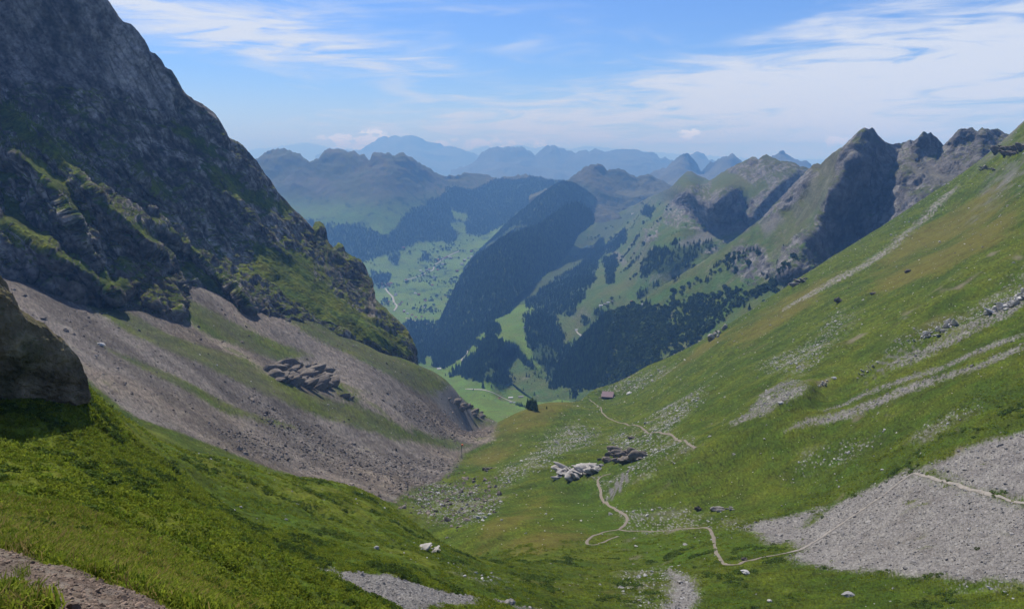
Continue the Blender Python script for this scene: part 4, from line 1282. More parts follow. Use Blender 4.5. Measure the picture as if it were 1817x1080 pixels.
def sample(V, nr, nc, weight, n, rng):
    """n random points on a grid mesh, per real area x weight"""
    G = V.reshape(nr, nc, 3)
    a, b, c, d = G[:-1, :-1], G[:-1, 1:], G[1:, 1:], G[1:, :-1]
    ar = 0.5 * np.linalg.norm(np.cross(c - a, d - b), axis=2)
    wt = weight.reshape(nr, nc)
    wt = 0.25 * (wt[:-1, :-1] + wt[:-1, 1:] + wt[1:, 1:] + wt[1:, :-1])
    p = (ar * wt).ravel().astype(np.float64)
    tot = p.sum()
    cdf = np.cumsum(p) / tot
    k = np.searchsorted(cdf, rng.uniform(size=n))
    i, j = np.unravel_index(np.clip(k, 0, len(p) - 1), ar.shape)
    u, v = rng.uniform(size=(2, n))
    P = (a[i, j].T * (1 - u) * (1 - v) + b[i, j].T * u * (1 - v) + c[i, j].T * u * v + d[i, j].T * (1 - u) * v).T
    return P, tot


def in_frame(P, m=60):
    x, y, z = P[:, 0], P[:, 1], P[:, 2]
    f = y * CP - z * SP
    u = x / f * FPX + 908.5
    v = 540 - (y * SP + z * CP) / f * FPX
    return (u > -m) & (u < 1817 + m) & (v > -m) & (v < 1080 + m), u, v


def visible(P, eps=0.004):
    """True where nothing of the near ground stands between the viewer and a ground point"""
    a = P[:, 0] / P[:, 1]
    ok = np.ones(len(P), dtype=bool)
    for f in np.linspace(0.15, 0.97, 18):
        Y = P[:, 1] * f
        ok &= ~((Y > 5) & (base_height(a, np.maximum(Y, 5)) > P[:, 2] * f + eps * Y))
    return ok


GMASK = {}
for o_, nr_, nc_ in ((ground_near, 420, 720), (ground, 540, 960)):
    GMASK[o_.name] = MASKS[o_.name]

ST_L = [proto(stone_mesh('stone_kind', 10 + i, f, M_STONE_L)) for i, f in enumerate((0.7, 0.55, 0.85))]
ST_R = [proto(stone_mesh('stone_kind', 20 + i, f, M_STONE_R)) for i, f in enumerate((0.6, 0.45, 0.8))]
ST_W = [proto(stone_mesh('stone_kind', 30 + i, f, M_STONE_W)) for i, f in enumerate((0.6, 0.4, 0.75))]
PEB = [proto(stone_mesh('pebble_kind', 40 + i, f, M_PEBBLE)) for i, f in enumerate((0.55, 0.4, 0.7))]


def rand_rot(n, rng, tilt=0.35):
    return np.stack([rng.normal(size=n) * tilt, rng.normal(size=n) * tilt, rng.uniform(0, 6.28, n)], 1)


def zone(u, v):
    """where in the view a thing of many lies"""
    h_ = ['at the far left', 'left of centre', 'in the middle', 'right of centre', 'at the far right'][int(np.clip(u / 363.4, 0, 4))]
    w_ = ', high up' if v < 500 else (', at mid height' if v < 700 else (', low down' if v < 900 else ', near the bottom'))
    return ', ' + h_ + w_


def stones(name, P, size, protos, n_single, label, cat, group, rng, sink=0.18, single_name='boulder'):
    """the n_single that show largest become boulders of their own, the rest one rubble mass"""
    ok, u, v = in_frame(P)
    P, size, u, v = P[ok], size[ok], u[ok], v[ok]
    n = len(P)
    sc_ = size[:, None] * rng.uniform(0.75, 1.25, size=(n, 3))
    ro = rand_rot(n, rng)
    P = P + np.array([0, 0, 1]) * (size * (0.22 - sink))[:, None]
    order = np.argsort(-size / P[:, 1])
    k = 0
    single = []
    inf, _, _ = in_frame(P, -8)
    for i in order:
        if k >= n_single:
            break
        if not inf[i]:
            continue
        single.append(i)
        k += 1
    for i in single:
        o = bpy.data.objects.new(single_name, protos[int(rng.randint(len(protos)))].data)
        COL.objects.link(o)
        o.location, o.scale, o.rotation_euler = P[i], sc_[i], ro[i]
        tag(o, label + zone(u[i], v[i]), cat, group + zone(u[i], v[i]))
    keep = np.ones(n, dtype=bool)
    keep[single] = False
    if keep.any():
        scatter(name, P[keep], sc_[keep], ro[keep], protos)


rs = np.random.RandomState(77)
Vg = rows(ground)
mL, mR, mK = GMASK[ground.name]
okf, ug, vg = in_frame(Vg, 30)


def pxm(polys, soft=3):
    """weight of ground vertices inside world outlines"""
    m = np.zeros(len(Vg), dtype=np.float32)
    for p in polys:
        m = np.maximum(m, poly_mask(Vg[:, 0].astype(float), Vg[:, 1].astype(float), gpoly(p, 120), soft))
    return m


# rubble of the left scree: fine everywhere, coarse towards the gully
RUB = [[(380, 760), (480, 770), (600, 790), (720, 812), (800, 818), (800, 840), (720, 862), (640, 850), (520, 820), (420, 800)], [(690, 850), (800, 835), (880, 850), (880, 900), (820, 935), (760, 930), (720, 900)], [(700, 720), (800, 740), (870, 765), (840, 785), (760, 765)], [(440, 700), (640, 790), (600, 800), (470, 760)]]
wR = pxm(RUB, 12)
P, tot = sample(Vg, 540, 960, mL * okf * (0.35 + wR * 2), 17000, rs)
P = P[visible(P)]
sz = np.clip(rs.lognormal(-0.5, 0.72, len(P)), 0.3, 4.5)
stones('scree_rubble', P, sz, ST_L, 40, 'brown grey block on the left scree', 'boulder', 'blocks on the left scree', rs)
P, tot = sample(Vg, 540, 960, wR * okf, 3600, rs)
P = P[visible(P)]
sz = np.clip(rs.lognormal(0.1, 0.65, len(P)), 0.6, 6.0)
stones('gully_rubble', P, sz, ST_L, 60, 'large broken block in the gully rubble', 'boulder', 'blocks in the gully', rs)
# right gravel fans
P, tot = sample(Vg, 540, 960, mR * okf * (Vg[:, 1] < 700), 15000, rs)
P = P[visible(P)]
sz = np.clip(rs.lognormal(-1.2, 0.6, len(P)), 0.15, 2.2) * (0.7 + P[:, 1] / 600)
stones('gravel_fan_stones', P, sz, ST_R, 40, 'pale grey stone on the right gravel', 'boulder', 'stones on the right gravel fan', rs)
# turf sown with pale limestone
P, tot = sample(Vg, 540, 960, mK * okf, 4200, rs)
P = P[visible(P)]
sz = np.clip(rs.lognormal(-0.35, 0.5, len(P)), 0.35, 2.6) * (0.55 + P[:, 1] / 900)
stones('limestone_debris', P, sz, ST_W, 70, 'whitish boulder sunk in stony turf', 'boulder', 'limestone boulders in the stony turf', rs)
# loose stones in the pasture
P, tot = sample(Vg, 540, 960, (1 - mL) * (1 - mR) * okf * (0.7 + (Vg[:, 1] < 420)), 11000, rs)
P = P[visible(P)]
sz = np.clip(rs.lognormal(-0.85, 0.55, len(P)), 0.18, 1.8) * (0.6 + P[:, 1] / 600)
stones('pasture_stones', P, sz, ST_W, 60, 'small pale stone alone in pasture grass', 'boulder', 'loose stones in the pasture', rs)

# boulders one can point to on the photograph: pixel, width in pixels, kind, label
for px, py, wpx, kinds, lab in [
    (179, 613, 14, ST_W, 'big pale boulder standing alone high on the left scree'),
    (77, 566, 14, ST_L, 'pale flat boulder at the left edge of the scree near the dark buttress'),
    (118, 588, 11, ST_L, 'dark boulder between two pale ones on the upper left scree'),
    (170, 632, 6, ST_W, 'small pale boulder just below the big pale boulder on the left scree'),
    (1322, 994, 14, ST_L, 'brown and white boulder beside the bend of the trail'),
    (1322, 1017, 17, ST_W, 'flat pale boulder in the grass below the trail bend'),
    (1116, 699, 11, ST_W, 'rounded white boulder beside the hut'),
    (1549, 522, 11, ST_L, 'dark brown boulder high on the right grass slope'),
    (1488, 536, 18, ST_L, 'flat dark rock on the right slope left of the dark boulder'),
    (1610, 483, 14, ST_L, 'dark boulder on the upper right slope below the gravel streak'),
    (710, 902, 10, ST_L, 'dark upright block on the edge of the near grass shoulder'),
    (864, 836, 9, ST_L, 'grey block beside the low wall in the gully'),
    (1120, 778, 13, ST_L, 'dark block under the trail to the hut'),
    (1150, 783, 9, ST_W, 'pale block under the trail to the hut'),
    (1385, 716, 12, ST_W, 'pale block in the stony streak on the right slope'),
    (1480, 672, 10, ST_W, 'white block left of the grey scree on the right slope'),
    (1240, 905, 16, ST_L, 'dark rock above the trail junction'),
    (1700, 1000, 8, ST_R, 'grey boulder near the lower edge of the gravel fan'),
    (1365, 1066, 10, ST_W, 'pale boulder at the bottom edge of the picture, in grass'),
    (1505, 1058, 22, ST_W, 'long pale slab in the grass at lower right'),
]:
    h_ = pick(px, py, TERRAIN[:2])
    if h_ is None:
        continue
    L, nrm, _ = h_
    s_ = wpx / FPX * L.y
    o = bpy.data.objects.new('boulder', kinds[random.randrange(3)].data)
    COL.objects.link(o)
    o.location = L + Vector((0, 0, 0.16 * s_))
    o.scale = (s_ * 1.0, s_ * 1.0, s_ * 0.95)
    o.rotation_euler = (random.uniform(-.2, .2), random.uniform(-.2, .2), random.uniform(-0.5, 0.5))
    tag(o, lab, 'boulder')

# pebbles on the near trail
Vn = rows(ground_near)
kn = (Vn[:, 1] < 40)
dn, _ = seg_dist(Vn[:, 0].astype(float), Vn[:, 1].astype(float), TRAIL_NEAR, closed=False)
trail_w = (1 - sstep(dn, 0.75, 1.2)) * kn
P, tot = sample(Vn, 420, 720, trail_w, 5200, rs)
sz = np.clip(rs.lognormal(-3.5, 0.6, len(P)), 0.012, 0.16)
stones('trail_pebbles', P, sz, PEB, 30, 'pale stone lying on the near trail', 'stone', 'stones on the near trail', rs, single_name='trail_stone')
mnR = GMASK[ground_near.name][1]
P, tot = sample(Vn, 420, 720, mnR, 6000, rs)
sz = np.clip(rs.lognormal(-1.9, 0.5, len(P)), 0.08, 0.9)
stones('gravel_tongue_stones', P, sz, ST_R, 30, 'grey stone in the near gravel tongue', 'boulder', 'stones in the near gravel tongue', rs)


# ------------------------------------------------------------------ grass
def tuft_mesh(name, seed, blades, hgt, spread, mat, width=0.02, lean=0.5):
    r = np.random.RandomState(seed)
    V, F = [], []
    for b in range(blades):
        a = r.uniform(0, 6.28)
        rad = spread * math.sqrt(r.uniform())
        x0, y0 = rad * math.cos(a), rad * math.sin(a)
        hh = hgt * r.uniform(0.55, 1.1)
        d = r.uniform(0, 6.28)
        ln = lean * hh * r.uniform(0.3, 1.2)
        dx, dy = math.cos(d) * ln, math.sin(d) * ln
        px_, py_ = -math.sin(d + r.uniform(-.7, .7)) * width, math.cos(d) * width
        k = len(V)
        V += [(x0 - px_, y0 - py_, -0.05), (x0 + px_, y0 + py_, -0.05), (x0 + dx * .4 + px_ * .8, y0 + dy * .4 + py_ * .8, hh * .62), (x0 + dx * .4 - px_ * .8, y0 + dy * .4 - py_ * .8, hh * .62), (x0 + dx, y0 + dy, hh * .93)]
        F += [(k, k + 1, k + 2, k + 3), (k + 3, k + 2, k + 4)]
    me = bpy.data.meshes.new(name)
    me.from_pydata(V, [], F)
    me.materials.append(mat)
    return me


def grass_mat(name, col, rnd=0.35, trans=0.45):
    m = plain(name, col, 0.8, 0.05, 0.3, 2.0, rnd=rnd)
    t = NT(m.node_tree)
    b = t.n['Principled BSDF']
    tr = t.new('ShaderNodeBsdfTranslucent')
    t.l.new(b.inputs['Base Color'].links[0].from_socket, tr.inputs[0])
    mx = t.new('ShaderNodeMixShader')
    mx.inputs[0].default_value = trans
    t.l.new(b.outputs[0], mx.inputs[1])
    t.l.new(tr.outputs[0], mx.inputs[2])
    t.l.new(mx.outputs[0], t.n['Material Output'].inputs[0])
    return m


MG1, MG2, MG3 = grass_mat('grass_green', (.170, .205, .020)), grass_mat('grass_dark', (.120, .170, .015)), grass_mat('grass_straw', (.26, .20, .065))
FINE = [proto(tuft_mesh('tuft_kind', 1, 26, 0.15, 0.22, MG1, 0.012, 1.0)), proto(tuft_mesh('tuft_kind', 2, 26, 0.13, 0.22, MG2, 0.012, 1.0)), proto(tuft_mesh('tuft_kind', 3, 26, 0.14, 0.22, MG1, 0.012, 1.1)), proto(tuft_mesh('tuft_kind', 8, 26, 0.12, 0.22, MG1, 0.012, 1.1)), proto(tuft_mesh('tuft_kind', 9, 26, 0.13, 0.22, MG2, 0.012, 1.1)), proto(tuft_mesh('tuft_kind', 4, 12, 0.20, 0.18, MG3, 0.008, 1.0))]
COARSE = [proto(tuft_mesh('tussock_kind', 5, 26, 0.17, 0.50, MG1, 0.05, 1.4)), proto(tuft_mesh('tussock_kind', 6, 26, 0.20, 0.45, MG2, 0.05, 1.4)), proto(tuft_mesh('tussock_kind', 7, 26, 0.15, 0.55, MG1, 0.05, 1.4))]
wt = (1 - sstep(trail_w, 0.05, 0.4)) * (1 - np.clip(mnR * 1.3, 0, 1)) * in_frame(Vn, 6)[0]
nz_ = fbm(np.stack([Vn[:, 0], Vn[:, 1], 0 * Vn[:, 0]], 1), 3.0, 3, 0.6, seed=50)
P, tot = sample(Vn, 420, 720, wt * (Vn[:, 1] < 34) * (0.4 + sstep(nz_, -0.3, 0.3)), 26000, rs)
n_ = len(P)
scatter('near_grass', P, rs.uniform(0.7, 1.5, (n_, 1)) * np.ones((1, 3)), rand_rot(n_, rs, 0.15), FINE)
P, tot = sample(Vn, 420, 720, wt * (Vn[:, 1] > 26) * (0.05 + sstep(nz_, -0.1, 0.4)), 26000, rs)
P = P[visible(P, 0.01)]
n_ = len(P)
scatter('hillside_grass', P, (rs.uniform(0.6, 1.3, n_) * (0.6 + P[:, 1] / 220))[:, None] * np.ones((1, 3)), rand_rot(n_, rs, 0.2), COARSE)
nz_ = fbm(np.stack([Vg[:, 0], Vg[:, 1], 0 * Vg[:, 0]], 1), 9.0, 3, 0.6, seed=51)
P, tot = sample(Vg, 540, 960, (1 - np.clip(mL + mR, 0, 1)) * okf * (Vg[:, 1] < 330) * sstep(nz_, -0.1, 0.5) * (0.4 + 1.2 * (Vg[:, 0] < 10)), 20000, rs)
P = P[visible(P, 0.01)]
n_ = len(P)
scatter('far_tussocks', P, (rs.uniform(0.6, 1.3, n_) * (0.5 + P[:, 1] / 250))[:, None] * np.ones((1, 3)), rand_rot(n_, rs, 0.2), COARSE)
# a few big grass clumps beside the near trail
for i, (px, py, s_) in enumerate([(165, 1018, 0.9), (215, 1040, 0.85), (100, 1000, 0.6), (40, 1020, 0.55), (30, 975, 0.8)]):
    h_ = pick(px, py, TERRAIN[:1])
    o = bpy.data.objects.new('grass_clump', tuft_mesh('grass_clump', 60 + i, 90, 0.42, 0.24, MG2 if i % 2 else MG1, 0.006, 0.8))
    COL.objects.link(o)
    o.location, o.scale = h_[0], (s_, s_, s_)
    tag(o, ['thick dark grass clump on the far edge of the near trail', 'second grass clump right of it where the near trail leaves the picture', 'low grass clump on the far edge of the near trail, left of the thick ones', 'grass clump on the near edge of the trail', 'grass clump at the left picture edge above the trail'][i], 'grass clump')

# low dark shrubs and docks on the near shoulder
M_SHRUB = grass_mat('dark_herbs', (.060, .095, .014), 0.4, 0.35)


def shrub_mesh(name, seed):
    r = np.random.RandomState(seed)
    V, F = [], []
    for c in range(70):
        d = r.normal(size=3)
        d[2] = abs(d[2])
        d /= np.linalg.norm(d)
        p = d * np.array([0.5, 0.5, 0.34]) * r.uniform(0.6, 1.0)
        u = np.cross(d, r.normal(size=3))
        u /= np.linalg.norm(u)
        v = np.cross(u, d) + 0.5 * r.normal(size=3)
        v /= np.linalg.norm(v)
        s_ = r.uniform(0.06, 0.13)
        k = len(V)
        V += [tuple(p + s_ * u), tuple(p + s_ * v), tuple(p - s_ * u), tuple(p - s_ * v)]
        F += [(k, k + 1, k + 2, k + 3)]
    me = bpy.data.meshes.new(name)
    me.from_pydata(V, [], F)
    me.materials.append(M_SHRUB)
    return me


SHR = [proto(shrub_mesh('herb_kind', 80 + i)) for i in range(3)]
nz_ = fbm(np.stack([Vn[:, 0], Vn[:, 1], 0 * Vn[:, 0]], 1), 7.0, 3, 0.6, seed=57)
P, tot = sample(Vn, 420, 720, wt * (Vn[:, 1] > 14) * sstep(nz_, 0.12, 0.34), 3800, rs)
n_ = len(P)
s1 = (rs.uniform(0.45, 1.2, n_) * (0.5 + P[:, 1] / 120))[:, None]
scatter('dark_herbs', P, s1 * np.array([[1.1, 1.1, 0.8]]), rand_rot(n_, rs, 0.1), SHR)
nz_ = fbm(np.stack([Vg[:, 0], Vg[:, 1], 0 * Vg[:, 0]], 1), 14.0, 3, 0.6, seed=58)
P, tot = sample(Vg, 540, 960, (1 - np.clip(mL + mR, 0, 1)) * okf * (Vg[:, 1] < 300) * sstep(nz_, 0.15, 0.4), 2500, rs)
n_ = len(P)
s1 = (rs.uniform(0.6, 1.5, n_) * (0.5 + P[:, 1] / 200))[:, None]
scatter('pasture_herbs', P, s1 * np.array([[1.1, 1.1, 0.6]]), rand_rot(n_, rs, 0.1), SHR)

# ------------------------------------------------------------------ outcrops: bedded blocks standing out of the turf
def block_shape(seed, cuts=11):
    import bmesh
    bm = bmesh.new()
    bmesh.ops.create_icosphere(bm, subdivisions=3, radius=0.5)
    r = np.random.RandomState(seed)
    V = np.array([v.co for v in bm.verts])
    F = np.array([[v.index for v in f.verts] for f in bm.faces])
    bm.free()
    for k in range(cuts):
        pl = r.normal(size=3)
        pl /= np.linalg.norm(pl)
        l = r.uniform(0.20, 0.38)
        V = V - np.clip(V @ pl - l, 0, None)[:, None] * pl
    V = V + 0.035 * np.stack([fbm(V + seed, 0.35, 3, 0.6, seed=seed + k) for k in range(3)], 1)
    return V, F


BLOCKS = [block_shape(200 + k) for k in range(7)]


def outcrop(label, outline, n, size, mat, seed, flat=0.55, dip=(0.25, 0.5), sink=0.2, spread=0.5, stretch=1.7, yaw=0.5):
    """one outcrop of bedrock: dipping blocks in an outline picked on the photograph; size in pixels"""
    r = np.random.RandomState(seed)
    q = np.array(outline, float)
    lo, hi = q.min(0), q.max(0)
    pts = []
    while len(pts) < n:
        c = r.uniform(lo, hi, size=(200, 2))
        c = c[inside(c[:, 0], c[:, 1], q)]
        pts += [tuple(k) for k in c]
    pts = pts[:n]
    VV, FF, off = [], [], 0
    root = None
    for px, py in pts:
        h_ = pick(px, py, TERRAIN[:2])
        if h_ is None:
            continue
        L = h_[0]
        root = L.copy() if root is None else root
        s_ = size / FPX * L.y * float(np.clip(r.lognormal(-0.1, spread), 0.35, 2.2))
        V, F = BLOCKS[r.randint(len(BLOCKS))]
        V = V * np.array([s_ * stretch * r.uniform(0.8, 1.3), s_ * r.uniform(0.7, 1.1), s_ * flat * r.uniform(0.7, 1.3)])
        M = Matrix.Rotation(yaw + r.normal() * 0.25, 3, 'Z') @ Matrix.Rotation(dip[0] + r.normal() * 0.12, 3, 'X') @ Matrix.Rotation(dip[1] + r.normal() * 0.12, 3, 'Y')
        V = V @ np.array(M).T + np.array(L) + np.array([0, 0, s_ * flat * (0.25 - sink)])
        VV.append(V)
        FF.append(F + off)
        off += len(V)
    V = np.concatenate(VV) - np.array(root)
    o = mesh_obj('rock_outcrop', V, np.concatenate(FF), mat, smooth=False)
    o.location = root
    return tag(o, label, 'rock outcrop')


M_OUT_D = plain('dark_outcrop', (.145, .126, .105), 0.95, 0.1, 0.45, 0.35, bump=0.6)
M_OUT_P = plain('pale_outcrop', (.30, .285, .262), 0.95, 0.1, 0.35, 0.35, bump=0.6)
M_OUT_W = plain('white_outcrop', (.42, .41, .39), 0.95, 0.1, 0.25, 0.4, bump=0.6)
M_OUT_G = plain('grey_outcrop', (.19, .178, .162), 0.95, 0.1, 0.4, 0.35, bump=0.6)
outcrop('dark rock step with broken blocks in the middle of the left scree', [(470, 656), (490, 650), (530, 648), (560, 646), (578, 662), (588, 684), (560, 690), (520, 684), (485, 672)], 95, 17, M_OUT_D, 1, 0.75, (0.3, -0.5), 0.28, 0.6, 1.9, 0.3)
outcrop('small dark rock group below the rock step on the left scree', [(600, 702), (615, 700), (634, 714), (622, 716)], 7, 9, M_OUT_D, 2, 0.7, (0.2, -0.4))
outcrop('dark rocks on the cliff edge where the left scree ends', [(790, 706), (820, 716), (850, 730), (880, 744), (850, 740), (810, 726)], 22, 10, M_OUT_D, 3, 0.8, (0.3, -0.5))
outcrop('pale slabby rock outcrop above the trail, below the hut', [(984, 846), (1000, 830), (1030, 826), (1064, 822), (1072, 830), (1040, 844), (1010, 852)], 90, 17, M_OUT_P, 4, 0.34, (0.55, 0.45), 0.2, 0.5, 2.8, 0.8)
outcrop('dark rock ledge right of the pale slabs below the hut', [(1056, 816), (1080, 804), (1110, 800), (1140, 804), (1156, 812), (1130, 820), (1090, 822)], 50, 14, M_OUT_D, 5, 0.8, (0.35, 0.3), 0.12, 0.4, 1.6, 0.3)
outcrop('small striped rock outcrop on the grass shoulder', [(734, 966), (750, 962), (768, 964), (786, 980), (765, 980), (745, 976)], 16, 11, M_OUT_P, 6, 0.4, (0.4, -0.6), 0.15, 0.4, 1.9, -0.5)
outcrop('white rock outcrop on the hump beside the gully', [(842, 922), (852, 911), (872, 910), (866, 922), (852, 928)], 12, 8, M_OUT_W, 7, 0.5, (0.3, 0.6), 0.15, 0.4, 1.8, 0.9)
outcrop('dark rock ledge on the skyline at the right picture edge', [(1748, 278), (1770, 268), (1800, 258), (1840, 248), (1840, 262), (1800, 274), (1765, 282)], 34, 13, M_OUT_D, 8, 0.6, (0.2, 0.3), 0.15, 0.4, 2.2, 0.2)
outcrop('pale rocks on the left edge of the right slope', [(1254, 606), (1268, 590), (1285, 578), (1292, 582), (1276, 598)], 16, 9, M_OUT_P, 9, 0.7, (0.3, 0.6), 0.12, 0.4, 1.7, 1.0)
outcrop('white rock rib in the dip of the right slope', [(1450, 688), (1460, 676), (1474, 671), (1466, 684)], 9, 8, M_OUT_W, 10, 0.6, (0.3, 0.5), 0.15, 0.4, 1.7, 0.9)
outcrop('grey ledge of rock above the trail junction', [(1258, 907), (1280, 900), (1312, 900), (1300, 905)], 14, 9, M_OUT_G, 11, 0.6, (0.3, 0.2), 0.15, 0.4, 1.7, 0.2)
outcrop('white bedrock slabs above the grey scree at the right edge', [(1740, 562), (1765, 548), (1800, 528), (1830, 512), (1830, 526), (1790, 548)], 50, 13, M_OUT_W, 12, 0.3, (0.3, 0.45), 0.15, 0.4, 2.4, 0.9)
outcrop('white bedrock slabs left of the grey scree on the right slope', [(1622, 606), (1650, 588), (1690, 568), (1700, 574), (1660, 600)], 44, 11, M_OUT_W, 13, 0.3, (0.3, 0.45), 0.15, 0.4, 2.4, 0.9)
outcrop('white rock patch low on the right slope beside the stony turf', [(1505, 668), (1530, 655), (1560, 640), (1550, 656), (1520, 672)], 12, 8, M_OUT_W, 14, 0.3, (0.3, 0.45), 0.15, 0.4, 2.2, 0.9)
outcrop('brown rock band near the upper edge of the right slope', [(1385, 512), (1410, 500), (1438, 490), (1430, 500), (1400, 512)], 14, 9, M_OUT_G, 15, 0.5, (0.2, 0.4), 0.15, 0.4, 2.0, 0.6)
outcrop('dark ledge low under the skyline rocks on the right slope', [(1735, 300), (1752, 296), (1775, 300), (1750, 306)], 10, 9, M_OUT_G, 16, 0.5, (0.2, 0.3), 0.15, 0.4, 2.0, 0.3)

# the dark buttress at the left picture edge, close by
N_SKY = [(-330, 250), (-120, 400), (-40, 452), (0, 488), (12, 500), (20, 522), (34, 548), (50, 556), (62, 566), (78, 572), (95, 590), (112, 600), (126, 618), (138, 630), (147, 648), (152, 676), (154, 700)]
N_FOOT = [(-330, 860), (0, 790), (60, 740), (110, 722), (154, 712)]
NC_ = [(-330, 250, 79), (-120, 400, 86), (0, 488, 97), (60, 560, 100), (112, 600, 103), (147, 648, 105), (154, 700, 105), (110, 690, 102), (60, 690, 99), (0, 690, 95), (-120, 690, 86), (-330, 700, 74), (100, 640, 100), (40, 620, 96), (0, 560, 94), (0, 790, 93), (110, 722, 102), (-330, 860, 72)]


def disp_nose(P, Y, qx, qy, n):
    return 3.2 * fbm(P, 13, 6, 0.66, ridged=True, seed=3.0) + 0.8 * strata(P, (0.2, 0.3, 0.9), 4, 2.0)


def col_nose(V, n, qx, qy):
    nf = fbm(V, 5, 5, 0.6, seed=3.0)
    c = lerp(C(.105, .084, .055), C(.26, .21, .145), sstep(nf, -0.3, 0.5))
    c = lerp(c, np.broadcast_to(C(.030, .036, .012), c.shape), sstep(fbm(V, 12, 3, seed=6) + 0.4 * nf, 0.05, 0.35) * 0.7)
    return lerp(c, np.broadcast_to(C(.075, .072, .03), c.shape), sstep(n[:, 2] + 0.2 * nf, 0.45, 0.7) * 0.8)


nose = relief('rock_buttress', N_SKY, N_FOOT, NC_, 2.0, M_CRAG, col_nose, disp_nose, back=(20, 20), jag=3.0, smooth=False)
del nose['kind']
tag(nose, 'dark brown rock buttress at the left picture edge, above the near grass', 'rock buttress')


# ------------------------------------------------------------------ trails
def ribbon(name, pts, wid, mat, lift=0.12, only=None, wob=0.5, label=None, seg=1.2, y0=60):
    """a trodden strip laid over the terrain along pixels picked on the photograph"""
    w_ = []
    for px, py in pts:
        h_ = pick(px, py, only)
        if h_:
            w_.append(h_[0])
    L = [np.array(w_[0])]
    for a_, b_ in zip(w_[:-1], w_[1:]):
        n = max(1, int((b_ - a_).length / max(seg, 0.004 * a_.y)))
        for k in range(1, n + 1):
            L.append(np.array(a_.lerp(b_, k / n)))
    L = np.array(L)
    for _ in range(3):
        L[1:-1] = 0.25 * L[:-2] + 0.5 * L[1:-1] + 0.25 * L[2:]
    T = np.gradient(L[:, :2], axis=0)
    T /= np.linalg.norm(T, axis=1)[:, None] + 1e-9
    S = np.stack([-T[:, 1], T[:, 0]], 1)
    wn = 1 + wob * fbm(L, 6 * seg, 3, 0.6, seed=3)
    V = []
    isg = only is not None and only[0] in (ground, ground_near)
    for k in (-1, -0.5, 0, 0.5, 1):
        xy = L[:, :2] + S * (k * 0.5 * wid * wn)[:, None] * (1 + 0.12 * wob * RNG.normal(size=len(L)))[:, None]
        zz = []
        for (x, y) in xy:
            best = None
            for ob in (only or TERRAIN):
                ok, loc, _, _ = ob.ray_cast(Vector((x, y, 3000)), Vector((0, 0, -1)))
                if ok and (best is None or loc.z > best):
                    best = loc.z
            zz.append(best if best is not None else np.nan)
        zz = np.array(zz, dtype=float)
        zz = np.where(np.isnan(zz), L[:, 2], zz)
        zz = np.where(np.abs(zz - L[:, 2]) > 3 * wid, L[:, 2], zz)
        V.append(np.column_stack([xy, zz + lift * (1.0 if abs(k) < 0.9 else 0.45)]))
    P = np.stack(V, 0)
    o = mesh_obj(name, P.reshape(-1, 3), grid_faces(5, len(L)), mat)
    tag(o, kind='structure')
    return o


G1 = [ground]
ribbon('hut_trail', [(1036, 701), (1046, 708), (1054, 714), (1060, 719), (1066, 722), (1068, 732), (1076, 740), (1090, 746), (1110, 751), (1140, 760), (1175, 769), (1188, 770), (1196, 775), (1206, 782), (1220, 787), (1234, 795)], 1.7, M_PATH, 0.35, G1, seg=2.0)
ribbon('valley_trail', [(1084, 840), (1074, 842), (1064, 846), (1060, 852), (1062, 861), (1066, 870), (1066, 880), (1070, 888), (1080, 897), (1096, 906), (1110, 914), (1114, 920), (1108, 932), (1100, 938)], 1.6, M_PATH, 0.22, G1)
ribbon('trail_loop', [(1100, 938), (1072, 943), (1052, 950), (1041, 960), (1042, 966), (1052, 967), (1075, 960), (1096, 951)], 1.2, M_PATH, 0.18, G1)
ribbon('pasture_trail', [(1098, 939), (1120, 942), (1150, 942), (1190, 941), (1225, 937), (1250, 935), (1260, 939), (1266, 952), (1268, 968), (1271, 982), (1280, 995), (1289, 1003), (1305, 1002), (1330, 994), (1365, 986), (1398, 981)], 1.25, M_PATH, 0.2, G1)
ribbon('scree_trail', [(1396, 981), (1430, 970), (1455, 955), (1480, 938), (1510, 917), (1545, 893), (1580, 868), (1606, 848), (1622, 839), (1650, 846), (1690, 858), (1730, 870), (1775, 881), (1830, 896)], 1.25, M_PATH_G, 0.30, G1, wob=0.45)

# tracks, roads and water in the valleys
TV = [REL['broad_valley']['o']]
TR = [REL['valley_side_with_crags']['o'], REL['tooth_peaks']['o']]
ribbon('valley_road', [(684, 512), (690, 520), (697, 527), (699, 537), (705, 543), (702, 548), (698, 552)], 16, M_ROAD, 5, TV, wob=0.1, seg=20)
ribbon('village_street', [(720, 497), (745, 490), (768, 480), (771, 470), (785, 461), (800, 452), (816, 445)], 16, M_ROAD, 5, TV, wob=0.1, seg=20)
ribbon('forest_track', [(822, 604), (829, 608), (827, 616), (830, 624), (828, 630), (818, 638), (822, 644)], 9, M_ROAD, 5, TV, wob=0.25, seg=10)
ribbon('meadow_road', [(826, 690), (848, 691), (866, 695), (884, 701), (898, 708), (910, 713)], 5, M_ROAD, 2.0, TV, wob=0.1, seg=10)
ribbon('lower_valley_road', [(720, 564), (735, 569), (752, 574), (770, 578)], 12, M_ROAD, 4, TV, wob=0.1, seg=10)
ribbon('upper_valley_track', [(918, 504), (934, 499), (948, 497), (949, 490), (950, 488)], 9, M_ROAD, 4, TR, wob=0.2, seg=20)
ribbon('gorge_track', [(1023, 587), (1024, 591), (1030, 595), (1035, 598), (1035, 605)], 5, M_ROAD, 3, TR, wob=0.2, seg=10)
M_WATER = plain('lake_water', (.05, .10, .18), 0.08, 0.5, 0.1, 0.01)
lk = [at(px, py, 7000) for px, py in ((1031, 437.5), (1038, 436), (1048, 435.6), (1056, 436.2), (1058, 437.5), (1052, 439), (1042, 439.4), (1034, 439))]
hl = pick(1045, 437.5, TR)
zl = hl[0].z + 6
